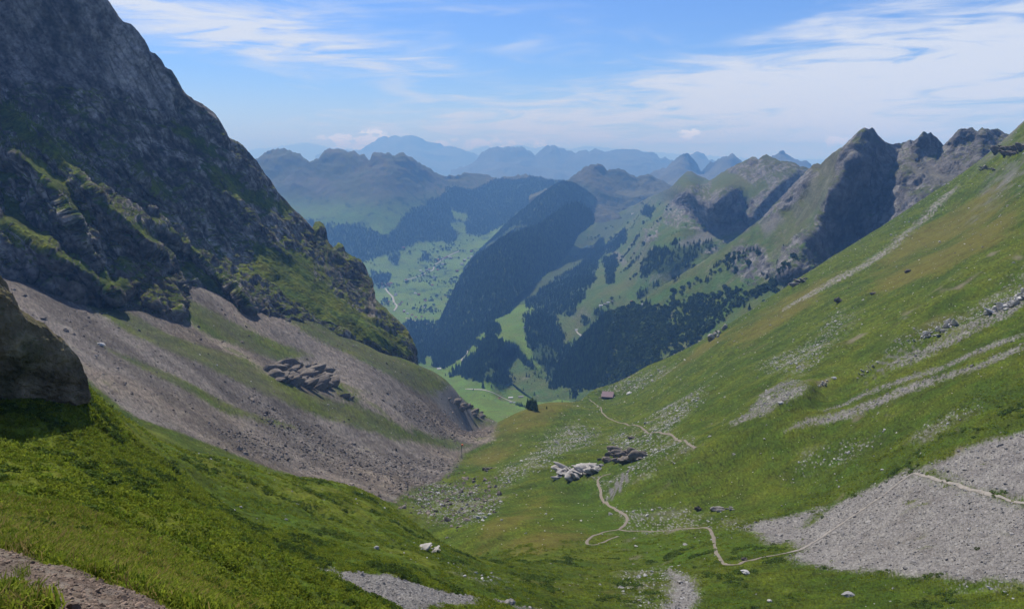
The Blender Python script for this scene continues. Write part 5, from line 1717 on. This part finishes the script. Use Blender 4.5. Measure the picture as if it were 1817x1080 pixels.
pts_ = []
for px, py in ((1031, 437.5), (1035, 436), (1042, 435), (1050, 435), (1057, 436), (1059, 437.5), (1054, 439.4), (1045, 440), (1036, 439.5)):
    a_, b_ = ray(px, py)
    Yl = zl / float(b_)
    pts_.append((float(a_) * Yl, Yl, zl))
lake = mesh_obj('lake', pts_, [tuple(range(len(pts_)))[::-1]], M_WATER, smooth=False)
tag(lake, kind='structure')


# ------------------------------------------------------------------ trees
def spruce_parts(seed, tiers=7, sides=9):
    r = np.random.RandomState(seed)
    V, F = [], []
    for i in range(tiers):
        f = i / (tiers - 1)
        z0 = 0.08 + 0.74 * f ** 0.95
        rad = 0.19 * (1 - f) ** 0.85 + 0.025
        h_ = 0.24 * (1 - 0.45 * f)
        k = len(V)
        off = r.uniform(0, 6.28)
        ns = sides * 2
        for s in range(ns):
            a_ = off + s * 2 * math.pi / ns
            rr = rad * ((1.0 if s % 2 == 0 else 0.55) * r.uniform(0.8, 1.2))
            V.append((rr * math.cos(a_), rr * math.sin(a_), z0 - (0.035 if s % 2 == 0 else 0.0) * r.uniform(0.5, 1.5)))
        V.append((r.normal() * 0.006, r.normal() * 0.006, z0 + h_))
        V.append((0, 0, z0 + h_ * 0.25))
        for s in range(ns):
            F.append((k + s, k + (s + 1) % ns, k + ns))
            F.append((k + (s + 1) % ns, k + s, k + ns + 1))
    crown = bpy.data.meshes.new('crown')
    crown.from_pydata(V, [], F)
    crown.materials.append(M_SPRUCE)
    V, F = [], []
    for z, rr in ((-0.06, 0.022), (0.35, 0.014), (0.8, 0.004)):
        for s in range(6):
            V.append((rr * math.cos(s * math.pi / 3), rr * math.sin(s * math.pi / 3), z))
    for l in range(2):
        for s in range(6):
            F.append((l * 6 + s, l * 6 + (s + 1) % 6, l * 6 + 6 + (s + 1) % 6, l * 6 + 6 + s))
    trunk = bpy.data.meshes.new('trunk')
    trunk.from_pydata(V, [], F)
    trunk.materials.append(M_BARK)
    return crown, trunk


def joined(name, meshes):
    V, F, mi, mats = [], [], [], []
    for k, me in enumerate(meshes):
        o_ = len(V)
        V += [tuple(v.co) for v in me.vertices]
        F += [tuple(o_ + i for i in p.vertices) for p in me.polygons]
        mi += [k] * len(me.polygons)
        mats.append(me.materials[0])
    m = bpy.data.meshes.new(name)
    m.from_pydata(V, [], F)
    for mt in mats:
        m.materials.append(mt)
    m.polygons.foreach_set('material_index', mi)
    return m


def broadleaf_parts(seed):
    r = np.random.RandomState(seed)
    V, F = [], []
    for c in range(150):
        d = r.normal(size=3)
        d /= np.linalg.norm(d)
        p = d * np.array([0.38, 0.38, 0.36]) * r.uniform(0.45, 1.0) + np.array([0, 0, 0.58])
        u = r.normal(size=3)
        u /= np.linalg.norm(u)
        v = np.cross(u, r.normal(size=3))
        v /= np.linalg.norm(v)
        s = r.uniform(0.06, 0.12)
        k = len(V)
        V += [tuple(p + s * u), tuple(p + s * v), tuple(p - s * u), tuple(p - s * v)]
        F += [(k, k + 1, k + 2, k + 3)]
    crown = bpy.data.meshes.new('crown')
    crown.from_pydata(V, [], F)
    crown.materials.append(M_LEAF)
    V, F = [], []
    for z, rr in ((-0.06, 0.03), (0.5, 0.015)):
        for s in range(5):
            V.append((rr * math.cos(s * 1.2566), rr * math.sin(s * 1.2566), z))
    for s in range(5):
        F.append((s, (s + 1) % 5, 5 + (s + 1) % 5, 5 + s))
    trunk = bpy.data.meshes.new('trunk')
    trunk.from_pydata(V, [], F)
    trunk.materials.append(M_BARK)
    return crown, trunk


SPR = [spruce_parts(s_) for s_ in (1, 2, 3, 4)]
BRD = [broadleaf_parts(s_) for s_ in (5, 6)]
SPR_J = [proto(joined('spruce_kind', p)) for p in SPR]
BRD_J = [proto(joined('broadleaf_kind', p)) for p in BRD]
BRD_J2 = [proto(joined('broadleaf_kind', p)) for p in BRD]


def single_tree(P, hgt, rng, label, group=None, kinds=None, name='spruce_tree', wide=1.0):
    t = bpy.data.objects.new(name, None)
    COL.objects.link(t)
    t.empty_display_size = 1.0
    t.location = P
    t.scale = (hgt * wide, hgt * wide, hgt)
    t.rotation_euler = (0, 0, rng.uniform(0, 6.28))
    cr, tr = (kinds or SPR)[rng.randint(len(kinds or SPR))]
    for nm, me in (('crown', cr), ('trunk', tr)):
        o = bpy.data.objects.new(nm, me)
        COL.objects.link(o)
        o.parent = t
    tag(t, label, 'tree', group)
    return t


rt = np.random.RandomState(99)


def rel_sample(name, weight, n):
    r_ = REL[name]
    return sample(r_['V'], r_['nr'], r_['nc'], weight, n, rt)[0]


def forest(name, P, hgt, protos, wide=1.0):
    n = len(P)
    s_ = np.stack([hgt * wide, hgt * wide, hgt], 1)
    scatter(name, P - np.array([0, 0, 0.6]), s_, np.stack([np.zeros(n), np.zeros(n), rt.uniform(0, 6.28, n)], 1), protos)


rv = REL['broad_valley']
fv = forest_v(rv['PX'], rv['PY']) * (np.arange(len(rv['PX'])) >= 5 * rv['nc'])
near_v = fv * (rv['V'][:, 1] < 4800) * (0.2 + sstep(fbm(rv['V'], 130, 3, 0.6, seed=73), -0.35, 0.1))
P1 = rel_sample('broad_valley', near_v, 6500)
h1 = np.clip(rt.normal(25, 5, len(P1)), 12, 36)
far_v = np.clip(fv, 0, 1) * (rv['V'][:, 1] >= 4800)
P2 = rel_sample('broad_valley', far_v, 15000)
h2 = np.clip(rt.normal(27, 5, len(P2)), 15, 38)
rw = REL['wooded_hill']
bk = (np.arange(len(rw['PX'])) >= 5 * rw['nc'])
P3 = rel_sample('wooded_hill', bk * (1 - pmask(rw['PX'], rw['PY'], OPEN_W, 1.5, 2.5, 4.0, 10)), 13000)
h3 = np.clip(rt.normal(25, 5, len(P3)), 12, 36)
rr_ = REL['wooded_ridge']
P4 = rel_sample('wooded_ridge', 1 - pmask(rr_['PX'], rr_['PY'], OPEN_W, 1.5, 2.5, 4.0, 10), 7000)
h4 = np.clip(rt.normal(27, 5, len(P4)), 14, 36)
rg, rq = REL['valley_side_with_crags'], REL['tooth_peaks']
fr = forest_r(rg['PX'], rg['PY']) * (0.15 + sstep(fbm(rg['V'], 140, 3, 0.6, seed=74), -0.4, 0.1)) * (np.arange(len(rg['PX'])) >= 5 * rg['nc'])
fq = forest_r(rq['PX'], rq['PY']) * (np.arange(len(rq['PX'])) >= 5 * rq['nc'])
P5 = np.concatenate([rel_sample('valley_side_with_crags', fr, 7500), rel_sample('tooth_peaks', fq * (rq['PX'] < 1088), 3600)])
P9 = rel_sample('tooth_peaks', fq * (rq['PX'] >= 1080) * (0.3 + sstep(fbm(rq['V'], 90, 3, 0.6, seed=72), -0.25, 0.2)), 2600)
h9 = np.clip(rt.normal(14, 4, len(P9)), 6, 24)
h5 = np.clip(rt.normal(22, 5, len(P5)), 9, 34)
scrub = pmask(rq['PX'], rq['PY'], DARK_SCRUB, 4, 8) * (0.15 + sstep(fbm(rq['V'], 120, 3, 0.6, seed=71), -0.1, 0.3))
P6 = rel_sample('tooth_peaks', scrub * (1 - 0.7 * fq), 2600)
h6 = np.clip(rt.normal(10, 3.5, len(P6)), 4, 18)
# copses and single trees strewn over the valley meadows
loose = (1 - fv) * (rv['V'][:, 1] > 4700) * (rv['V'][:, 2] < -880) * sstep(fbm(rv['V'], 260, 4, 0.6, seed=61), 0.02, 0.35)
P7 = rel_sample('broad_valley', loose, 5000)
h7 = np.clip(rt.normal(20, 6, len(P7)), 8, 32)
loose2 = (1 - fr) * (rg['V'][:, 2] < -330) * (np.arange(len(rg['PX'])) >= 5 * rg['nc']) * sstep(fbm(rg['V'], 200, 4, 0.6, seed=62), 0.18, 0.4)
loose3 = (1 - fq) * (rq['V'][:, 2] < -260) * (np.arange(len(rq['PX'])) >= 5 * rq['nc']) * sstep(fbm(rq['V'], 150, 4, 0.6, seed=63), 0.12, 0.4)
P8 = np.concatenate([rel_sample('valley_side_with_crags', loose2, 500), rel_sample('tooth_peaks', loose3, 500)])
h8 = np.clip(rt.normal(15, 5, len(P8)), 6, 26)


def first_seen(P, eps=25):
    """is a valley point in view (not behind the near ground or the massif)?"""
    out = np.zeros(len(P), dtype=bool)
    inf, _, _ = in_frame(P, 0)
    for i in np.where(inf)[0]:
        d = Vector(P[i] + np.array([0, 0, 12.0]))
        L = d.length
        d.normalize()
        out[i] = True
        for ob in TERRAIN:
            ok, loc, _, _ = ob.ray_cast(Vector((0, 0, 0)), d, distance=L - eps)
            if ok:
                out[i] = False
                break
    return out


def zone_t(p):
    _, u, v = in_frame(np.array([p]))
    k = int(np.clip((u[0] - 700) / 55, 0, 9))
    return ', ' + ['beyond the foot of the cliffs', 'left of the forest track', 'near the forest track', 'left of the knoll', 'on the left of the knoll', 'on the right of the knoll', 'right of the knoll', 'left of the hut', 'straight above the hut', 'right of the hut'][k] + (', upper part' if v[0] < 620 else ', lower part')


sets = [(P1, h1, 'spruce of the valley forest', 'spruces of the valley forest'), (P5, h5, 'spruce on the right valley side', 'spruces of the right valley side')]
for P_, h_, lab, grp in sets:
    app = h_ / P_[:, 1]
    order = np.argsort(-app)[:1200]
    vis = order[first_seen(P_[order])][:110]
    for i in vis:
        single_tree(Vector(P_[i]) - Vector((0, 0, 0.6)), h_[i], rt, lab + zone_t(P_[i]), grp + zone_t(P_[i]))
    keep = np.ones(len(P_), dtype=bool)
    keep[vis] = False
    forest('valley_forest' if P_ is P1 else 'slope_forest', P_[keep], h_[keep], SPR_J)
forest('far_slope_forest', P2, h2, SPR_J, 1.25)
forest('hill_forest', P3, h3, SPR_J, 1.15)
forest('ridge_forest', P4, h4, SPR_J, 1.25)
forest('gorge_scrub', P6, h6, BRD_J + SPR_J[:1], 1.1)
forest('gorge_broadleaves', P9, h9, BRD_J + BRD_J2 + SPR_J[:1], 1.2)
forest('meadow_trees', P7, h7, SPR_J + BRD_J, 1.3)
forest('slope_trees', P8, h8, SPR_J + BRD_J, 1.1)
# trees one can pick out on the photograph
for i, (px, py, hpx, lab) in enumerate([
    (857, 688, 12, 'lone dark spruce in the valley meadow, leftmost of the row before the forest'), (872, 687, 6, 'small lone spruce in the valley meadow right of the big one'), (893, 690, 7, 'lone spruce in the middle of the valley meadow'),
    (882, 685, 8, 'spruce at the forest edge above the valley meadow'), (929, 692, 5, 'short spruce near the right end of the forest edge'), (948, 701, 7, 'lone spruce above the brook scar in the valley meadow'), (840, 692, 4, 'tiny tree beside the meadow road'), (859, 703, 4, 'tiny tree below the meadow road'),
    (970, 725, 6, 'round dark bush where the near slope cuts off the valley meadow'), (990, 704, 5, 'dark bush on the right side of the valley meadow')]):
    h_ = pick(px, py)
    if h_:
        single_tree(h_[0] - Vector((0, 0, 0.4)), hpx / FPX * h_[0].y * 1.25, rt, lab, None, None, wide=1.2)
for k in range(13):
    px, py = 916 + k * 2.9, 718 + k * 0.95 + rt.uniform(-.6, .6)
    h_ = pick(px, py)
    if h_:
        single_tree(h_[0] - Vector((0, 0, 0.4)), rt.uniform(14, 22), rt, 'dark spruce in the short row across the valley meadow', 'row of spruces in the valley meadow', wide=1.15)

# ------------------------------------------------------------------ houses
def quadmesh(name, V, F, mat, parent):
    o = mesh_obj(name, np.array(V, dtype=np.float32), F, mat, parent=parent, smooth=False)
    return o


M_WALL_W = plain('white_render', (.55, .53, .50), 0.9, 0.1, 0.08, 1.0)
M_WALL_B = plain('brown_timber', (.085, .055, .036), 0.9, 0.1, 0.2, 1.0)
M_WALL_S = plain('dark_stone_wall', (.085, .075, .068), 0.95, 0.1, 0.35, 1.5, bump=0.4)
M_ROOF_G = plain('grey_roof', (.20, .195, .195), 0.7, 0.2, 0.15, 1.0)
M_ROOF_R = plain('red_tile_roof', (.26, .10, .065), 0.85, 0.1, 0.2, 1.0)
M_ROOF_W = plain('bright_metal_roof', (.50, .50, .51), 0.6, 0.2, 0.08, 1.0)
M_ROOF_M = plain('mauve_sheet_roof', (.165, .115, .125), 0.75, 0.2, 0.12, 0.6)
M_DARK = plain('dark_opening', (.012, .011, .011), 0.6, 0.2, 0.1, 1.0)
M_FRAME = plain('pale_frame', (.45, .43, .40), 0.8, 0.2, 0.05, 1.0)


def house(loc, L, Wd, hgt, rise, yaw, wall, roof, label, cat='house', group=None, name='farm_house', detail=True, sink=1.5):
    t = bpy.data.objects.new(name, None)
    COL.objects.link(t)
    t.location = loc
    t.rotation_euler = (0, 0, yaw)
    l, w_ = L / 2, Wd / 2
    V = [(-l, -w_, -sink), (l, -w_, -sink), (l, w_, -sink), (-l, w_, -sink), (-l, -w_, hgt), (l, -w_, hgt), (l, w_, hgt), (-l, w_, hgt), (-l, 0, hgt + rise), (l, 0, hgt + rise)]
    quadmesh('wall', V, [(0, 1, 5, 4), (1, 2, 6, 9, 5), (2, 3, 7, 6), (3, 0, 4, 8, 7)], wall, t)
    e, th = 0.07 * Wd, 0.035 * Wd
    k = rise / w_
    ll = l + e
    V = [(-ll, -w_ - e, hgt - e * k), (ll, -w_ - e, hgt - e * k), (ll, 0, hgt + rise), (-ll, 0, hgt + rise), (ll, w_ + e, hgt - e * k), (-ll, w_ + e, hgt - e * k)]
    V += [(x, y, z + th) for x, y, z in V]
    quadmesh('roof', V, [(6, 7, 8, 9), (9, 8, 10, 11), (1, 0, 3, 2), (2, 3, 5, 4), (0, 1, 7, 6), (1, 2, 8, 7), (2, 4, 10, 8), (4, 5, 11, 10), (5, 3, 9, 11), (3, 0, 6, 9)], roof, t)
    if detail:
        def panel(nm, x, z, a_, b_, side=-1, mat=M_DARK):
            y = side * (w_ + 0.04)
            VV = [(x - a_, y, z), (x + a_, y, z), (x + a_, y, z + b_), (x - a_, y, z + b_)]
            VV += [(p[0], y - side * 0.12, p[2]) for p in VV]
            return quadmesh(nm, VV, [(0, 1, 2, 3) if side < 0 else (3, 2, 1, 0), (0, 4, 5, 1), (1, 5, 6, 2), (2, 6, 7, 3), (3, 7, 4, 0)], mat, t)
        panel('door', -l * 0.55, 0.0, L * 0.05, hgt * 0.62, mat=M_WALL_B)
        for x in (-0.1, 0.3, 0.7):
            panel('window', l * x, hgt * 0.38, L * 0.035, hgt * 0.28)
    return tag(t, label, cat, group)


# the hut on the shoulder
hh_ = pick(1078, 707, G1)[0]
th = bpy.data.objects.new('alpine_hut', None)
COL.objects.link(th)
Zh = at(1077, 711.5, hh_.y - 6)
gz = surf(Zh.x, Zh.y + 8, ground)
th.location = (Zh.x, Zh.y + 2, gz - 0.5)
th.rotation_euler = (0, 0, R(-14))
HW, HD, HF, HB = 17.0, 20.0, 4.6, 9.0        # width, depth, height of the front and of the back
V = [(-HW / 2, 0, -4), (HW / 2, 0, -4), (HW / 2, HD, -4), (-HW / 2, HD, -4), (-HW / 2, 0, HF), (HW / 2, 0, HF), (HW / 2, HD, HB - 3), (-HW / 2, HD, HB - 3), (-HW / 2, HD * 0.72, HB), (HW / 2, HD * 0.72, HB)]
quadmesh('wall', V, [(0, 1, 5, 4), (1, 2, 6, 9, 5), (2, 3, 7, 6), (3, 0, 4, 8, 7)], M_WALL_S, th)
e = 0.8
x_ = HW / 2 + e
kf = (HB - HF) / (HD * 0.72)
kb = 3.0 / (HD * 0.28)
V = [(-x_, -e, HF - e * kf + .1), (x_, -e, HF - e * kf + .1), (x_, HD * 0.72, HB + .1), (-x_, HD * 0.72, HB + .1), (x_, HD + e, HB - 3 - e * kb + .1), (-x_, HD + e, HB - 3 - e * kb + .1)]
V += [(a_, b_, c_ + 0.3) for a_, b_, c_ in V]
rf = quadmesh('roof', V, [(6, 7, 8, 9), (9, 8, 10, 11), (1, 0, 3, 2), (2, 3, 5, 4), (0, 1, 7, 6), (1, 2, 8, 7), (2, 4, 10, 8), (4, 5, 11, 10), (5, 3, 9, 11), (3, 0, 6, 9)], M_ROOF_M, th)
for k in range(9):                           # sheet seams
    sx_ = -x_ + (k + 0.5) * 2 * x_ / 9
    V = [(sx_ - .06, -e, HF - e * kf + .41), (sx_ + .06, -e, HF - e * kf + .41), (sx_ + .06, HD * 0.72, HB + .41), (sx_ - .06, HD * 0.72, HB + .41)]
    V += [(a_, b_, c_ + 0.12) for a_, b_, c_ in V]
    quadmesh('roof_seam', V, [(4, 5, 6, 7), (0, 1, 5, 4), (1, 2, 6, 5), (2, 3, 7, 6), (3, 0, 4, 7)], M_ROOF_M, rf)
V = [(-HW / 2 - 4.0, 1.0, -4), (-HW / 2, 1.0, -4), (-HW / 2, 5.0, -4), (-HW / 2 - 4.0, 5.0, -4), (-HW / 2 - 4.0, 1.0, 1.6), (-HW / 2, 1.0, 2.2), (-HW / 2, 5.0, 2.2), (-HW / 2 - 4.0, 5.0, 1.6)]
quadmesh('lean_to', V, [(0, 1, 5, 4), (1, 2, 6, 5), (2, 3, 7, 6), (3, 0, 4, 7), (4, 5, 6, 7)], M_WALL_S, th)
for x, wd, hh2, nm in ((-5.5, .7, 2.1, 'door'), (-1.5, .6, 1.0, 'window'), (2.5, .6, 1.0, 'window'), (6.0, .6, 1.0, 'window')):
    z0 = 0.2 if nm == 'door' else 1.6
    V = [(x - wd, -0.05, z0), (x + wd, -0.05, z0), (x + wd, -0.05, z0 + hh2), (x - wd, -0.05, z0 + hh2), (x - wd, .1, z0), (x + wd, .1, z0), (x + wd, .1, z0 + hh2), (x - wd, .1, z0 + hh2)]
    quadmesh(nm, V, [(0, 1, 2, 3), (0, 4, 5, 1), (1, 5, 6, 2), (2, 6, 7, 3), (3, 7, 4, 0)], M_DARK if nm == 'window' else M_WALL_B, th)
tag(th, 'stone alpine hut with a mauve sheet roof on the grassy shoulder', 'hut')

for px, py, wpx, hpx_, yaw, wall, roof, lab in [
    (928, 738, 8, 3.2, 12, M_WALL_W, M_ROOF_W, 'white barn with a bright roof alone on the lower valley slope'),
    (939, 740.5, 4, 2.0, -20, M_WALL_W, M_ROOF_G, 'small shed beside the white barn'),
    (906, 706, 8, 2.4, 8, M_WALL_W, M_ROOF_W, 'long white farm building at the bend of the meadow road'),
    (924, 704.5, 9, 2.6, 10, M_WALL_B, M_ROOF_G, 'long dark farm building in the middle of the valley meadow'),
    (886, 707, 4.5, 2.2, 20, M_WALL_W, M_ROOF_R, 'small red roofed cottage left of the meadow road'),
    (906, 714.5, 5, 2.2, 0, M_WALL_W, M_ROOF_G, 'pale stable below the meadow road'),
    (912, 714.5, 4, 2.2, 30, M_WALL_W, M_ROOF_W, 'second pale stable below the meadow road, nearer the spruce row'),
    (1066, 543, 6, 2.6, 10, M_WALL_W, M_ROOF_W, 'lowest white building of the alp hamlet on the right valley side'),
    (1073, 540.5, 5, 2.4, -20, M_WALL_B, M_ROOF_G, 'middle building of the alp hamlet on the right valley side'),
    (1079, 537.5, 5, 2.4, 15, M_WALL_W, M_ROOF_W, 'uppermost white building of the alp hamlet on the right valley side'),
    (1086, 535.5, 4, 2.0, 30, M_WALL_B, M_ROOF_G, 'grey shed at the right end of the alp hamlet'),
    (1121, 535, 4, 2.0, 0, M_WALL_W, M_ROOF_R, 'red roofed hut on the right valley side'),
    (1141, 540.5, 5.5, 2.6, 15, M_WALL_W, M_ROOF_W, 'bright white hut among bushes on the right valley side'),
    (1023, 586, 5, 2.4, 10, M_WALL_W, M_ROOF_W, 'white hut at the head of the gorge track'),
    (779, 655, 7, 2.4, 8, M_WALL_W, M_ROOF_W, 'white building at the forest edge above the near left slope'),
    (930, 582, 4, 2.4, 0, M_WALL_W, M_ROOF_G, 'pale hut in the forest clearing below the wooded hill'),
    (1123, 380, 5, 1.6, 0, M_WALL_W, M_ROOF_W, 'white alp hut far up the high valley beyond the lake'),
    (1271, 550, 6, 2.4, 10, M_WALL_B, M_ROOF_G, 'grey hut below the crags near the right slope edge'),
]:
    h_ = pick(px, py, TV + TR)
    if h_ is None:
        continue
    p_ = h_[0]
    L = wpx / FPX * p_.y
    H_ = hpx_ / FPX * p_.y
    house(p_, L, L * 0.6, H_ * 0.62, H_ * 0.45, R(yaw), wall, roof, lab, cat='hut' if 'hut' in lab else ('barn' if 'barn' in lab else 'building'), name='farm_building', sink=L * 0.25)

rh = np.random.RandomState(41)
VIL = [(672, 508), (676, 505), (680, 508), (684, 507), (688, 505), (691, 508), (694, 504), (678, 511), (687, 511), (746, 481), (750, 484), (757, 481), (762, 479), (778, 462), (784, 460), (789, 459), (793, 457), (800, 459), (786, 470), (831, 459), (837, 457), (824, 463), (716, 441), (836, 447),
       (745, 500), (737, 521), (767, 507), (701, 525), (690, 536), (713, 537), (717, 554), (723, 557), (731, 560), (738, 564), (748, 563), (717, 552), (743, 524), (811, 482), (777, 480), (703, 523), (752, 546), (795, 548 - 20), (709, 541), (770, 493), (820, 470), (720, 498), (755, 535)]
for i, (px, py) in enumerate(VIL):
    h_ = pick(px, py, TV)
    if h_ is None:
        continue
    p_ = h_[0]
    L = rh.uniform(3.4, 5.2) / FPX * p_.y
    house(p_, L, L * 0.7, L * 0.42, L * 0.30, rh.uniform(-0.6, 0.6), M_WALL_W if rh.uniform() < 0.55 else M_WALL_B, [M_ROOF_R, M_ROOF_G, M_ROOF_R, M_ROOF_W][rh.randint(4)],
          'house of the village on the far valley floor' if i < 24 else 'scattered farm house on the green slope of the far valley', 'house', 'village houses' if i < 24 else 'scattered farm houses', name='valley_house', detail=False, sink=L * 0.3)

# ------------------------------------------------------------------ cableway mast above the gully
mb = pick(819, 812, G1)[0]
mast = bpy.data.objects.new('cableway_mast', None)
COL.objects.link(mast)
mast.location = mb - Vector((0, 0, 1.0))
M_STEEL = plain('weathered_steel', (.10, .10, .105), 0.6, 0.3, 0.15, 2.0, metal=0.4)
M_ORANGE = plain('orange_paint', (.62, .13, .03), 0.6, 0.2, 0.1, 2.0)
mh = 26 / FPX * mb.y


def bar(name, p, q, r_, mat, parent):
    p, q = Vector(p), Vector(q)
    d = (q - p).normalized()
    u = d.orthogonal().normalized()
    v = d.cross(u)
    V = [tuple(c + (u * math.cos(k * math.pi / 3) + v * math.sin(k * math.pi / 3)) * r_) for c in (p, q) for k in range(6)]
    F = [(k, (k + 1) % 6, 6 + (k + 1) % 6, 6 + k) for k in range(6)] + [tuple(range(5, -1, -1)), tuple(range(6, 12))]
    return quadmesh(name, V, F, mat, parent)


for sx_, sy_ in ((-1, -1), (1, -1), (1, 1), (-1, 1)):
    bar('leg', (sx_ * 0.75, sy_ * 0.75, -1), (sx_ * 0.28, sy_ * 0.28, mh), 0.14, M_STEEL, mast)
for k in range(6):
    z0, z1 = mh * k / 6, mh * (k + 1) / 6
    r0, r1 = 0.75 - 0.47 * k / 6, 0.75 - 0.47 * (k + 1) / 6
    for sx_, sy_, tx_, ty_ in ((-1, -1, 1, -1), (1, -1, 1, 1), (1, 1, -1, 1), (-1, 1, -1, -1)):
        bar('brace', (sx_ * r0, sy_ * r0, z0), (tx_ * r1, ty_ * r1, z1), 0.08, M_STEEL, mast)
bar('cross_arm', (-1.6, 0, mh * 0.98), (1.6, 0, mh * 0.98), 0.22, M_STEEL, mast)
V_, F_ = box_mesh(0.1, 1.9, -0.6, 0.6, mh * 0.99, mh * 0.99 + 1.7)
quadmesh('marker', V_, F_, M_ORANGE, mast)
tag(mast, 'thin steel cableway mast with an orange marker above the gully', 'mast')

# low wall in the gully
wb = pick(868, 832, G1)[0]
lw = bpy.data.objects.new('low_wall', None)
COL.objects.link(lw)
lw.location = wb
ww = 26 / FPX * wb.y
for k in range(10):
    V_, F_ = box_mesh(-ww / 2 + k * ww / 10 + 0.03, -ww / 2 + (k + 1) * ww / 10 - 0.03, -0.6, 0.6, -1.2, 1.5 + 0.25 * math.sin(k * 2.3))
    quadmesh('stone', V_, F_, M_STONE_L, lw)
tag(lw, 'low dry stone wall on the green bank beside the gully', 'wall')

# ------------------------------------------------------------------ two hikers on the trail
M_CLOTH = [plain('dark_jacket', (.012, .012, .016), 0.9, 0.1, 0.1, 5.0), plain('dark_blue_jacket', (.02, .025, .05), 0.9, 0.1, 0.1, 5.0)]
M_PACK = plain('backpack_cloth', (.05, .02, .02), 0.9, 0.1, 0.1, 5.0)
M_SKIN = plain('skin', (.35, .22, .16), 0.6, 0.3, 0.05, 5.0)


def hiker(px, py, mat, yaw, label, step):
    p_ = pick(px, py, [ground])[0]
    J = [(0, 0, .95), (0, 0, 1.15), (0, .02, 1.38), (0, .03, 1.52), (0, .05, 1.64), (0, .05, 1.76),
         (.17, .02, 1.42), (.25, -.02, 1.16), (.22, .20, 1.02), (.21, .26, .98), (-.17, .02, 1.42), (-.25, .0, 1.16), (-.24, -.10, .94), (-.23, -.12, .88),
         (.09, 0, .90), (.11, .16 * step, .50), (.11, .08 * step, .09), (.11, .24 * step, .03), (-.09, 0, .90), (-.11, -.02 * step, .50), (-.11, -.24 * step, .10), (-.11, -.10 * step, .03)]
    E = [(0, 1), (1, 2), (2, 3), (3, 4), (4, 5), (2, 6), (6, 7), (7, 8), (8, 9), (2, 10), (10, 11), (11, 12), (12, 13), (0, 14), (14, 15), (15, 16), (16, 17), (0, 18), (18, 19), (19, 20), (20, 21)]
    rad = [.15, .15, .16, .06, .10, .085, .075, .05, .04, .035, .075, .05, .04, .035, .10, .065, .045, .04, .10, .065, .045, .04]
    me = bpy.data.meshes.new('person')
    me.from_pydata(J, E, [])
    o = bpy.data.objects.new('person', me)
    COL.objects.link(o)
    sk = o.modifiers.new('skin', 'SKIN')
    for d_, r_ in zip(me.skin_vertices[0].data, rad):
        d_.radius = (r_, r_ * 0.85)
    me.skin_vertices[0].data[0].use_root = True
    sb_ = o.modifiers.new('smooth', 'SUBSURF')
    sb_.levels = sb_.render_levels = 1
    me.materials.append(mat)
    o.location = p_ + Vector((0, 0, 0.16))
    o.rotation_euler = (0, 0, yaw)
    V_, F_ = box_mesh(-.17, .17, -.36, -.13, 1.02, 1.50)
    quadmesh('backpack', V_, F_, M_PACK, o)
    tag(o, label, 'person')


hiker(1074, 889.5, M_CLOTH[0], 0.3, 'hiker in dark clothes with a backpack walking in front on the trail', 1.0)
hiker(1068, 893.5, M_CLOTH[1], 0.5, 'second hiker in dark blue, following a few steps behind on the trail', -1.0)
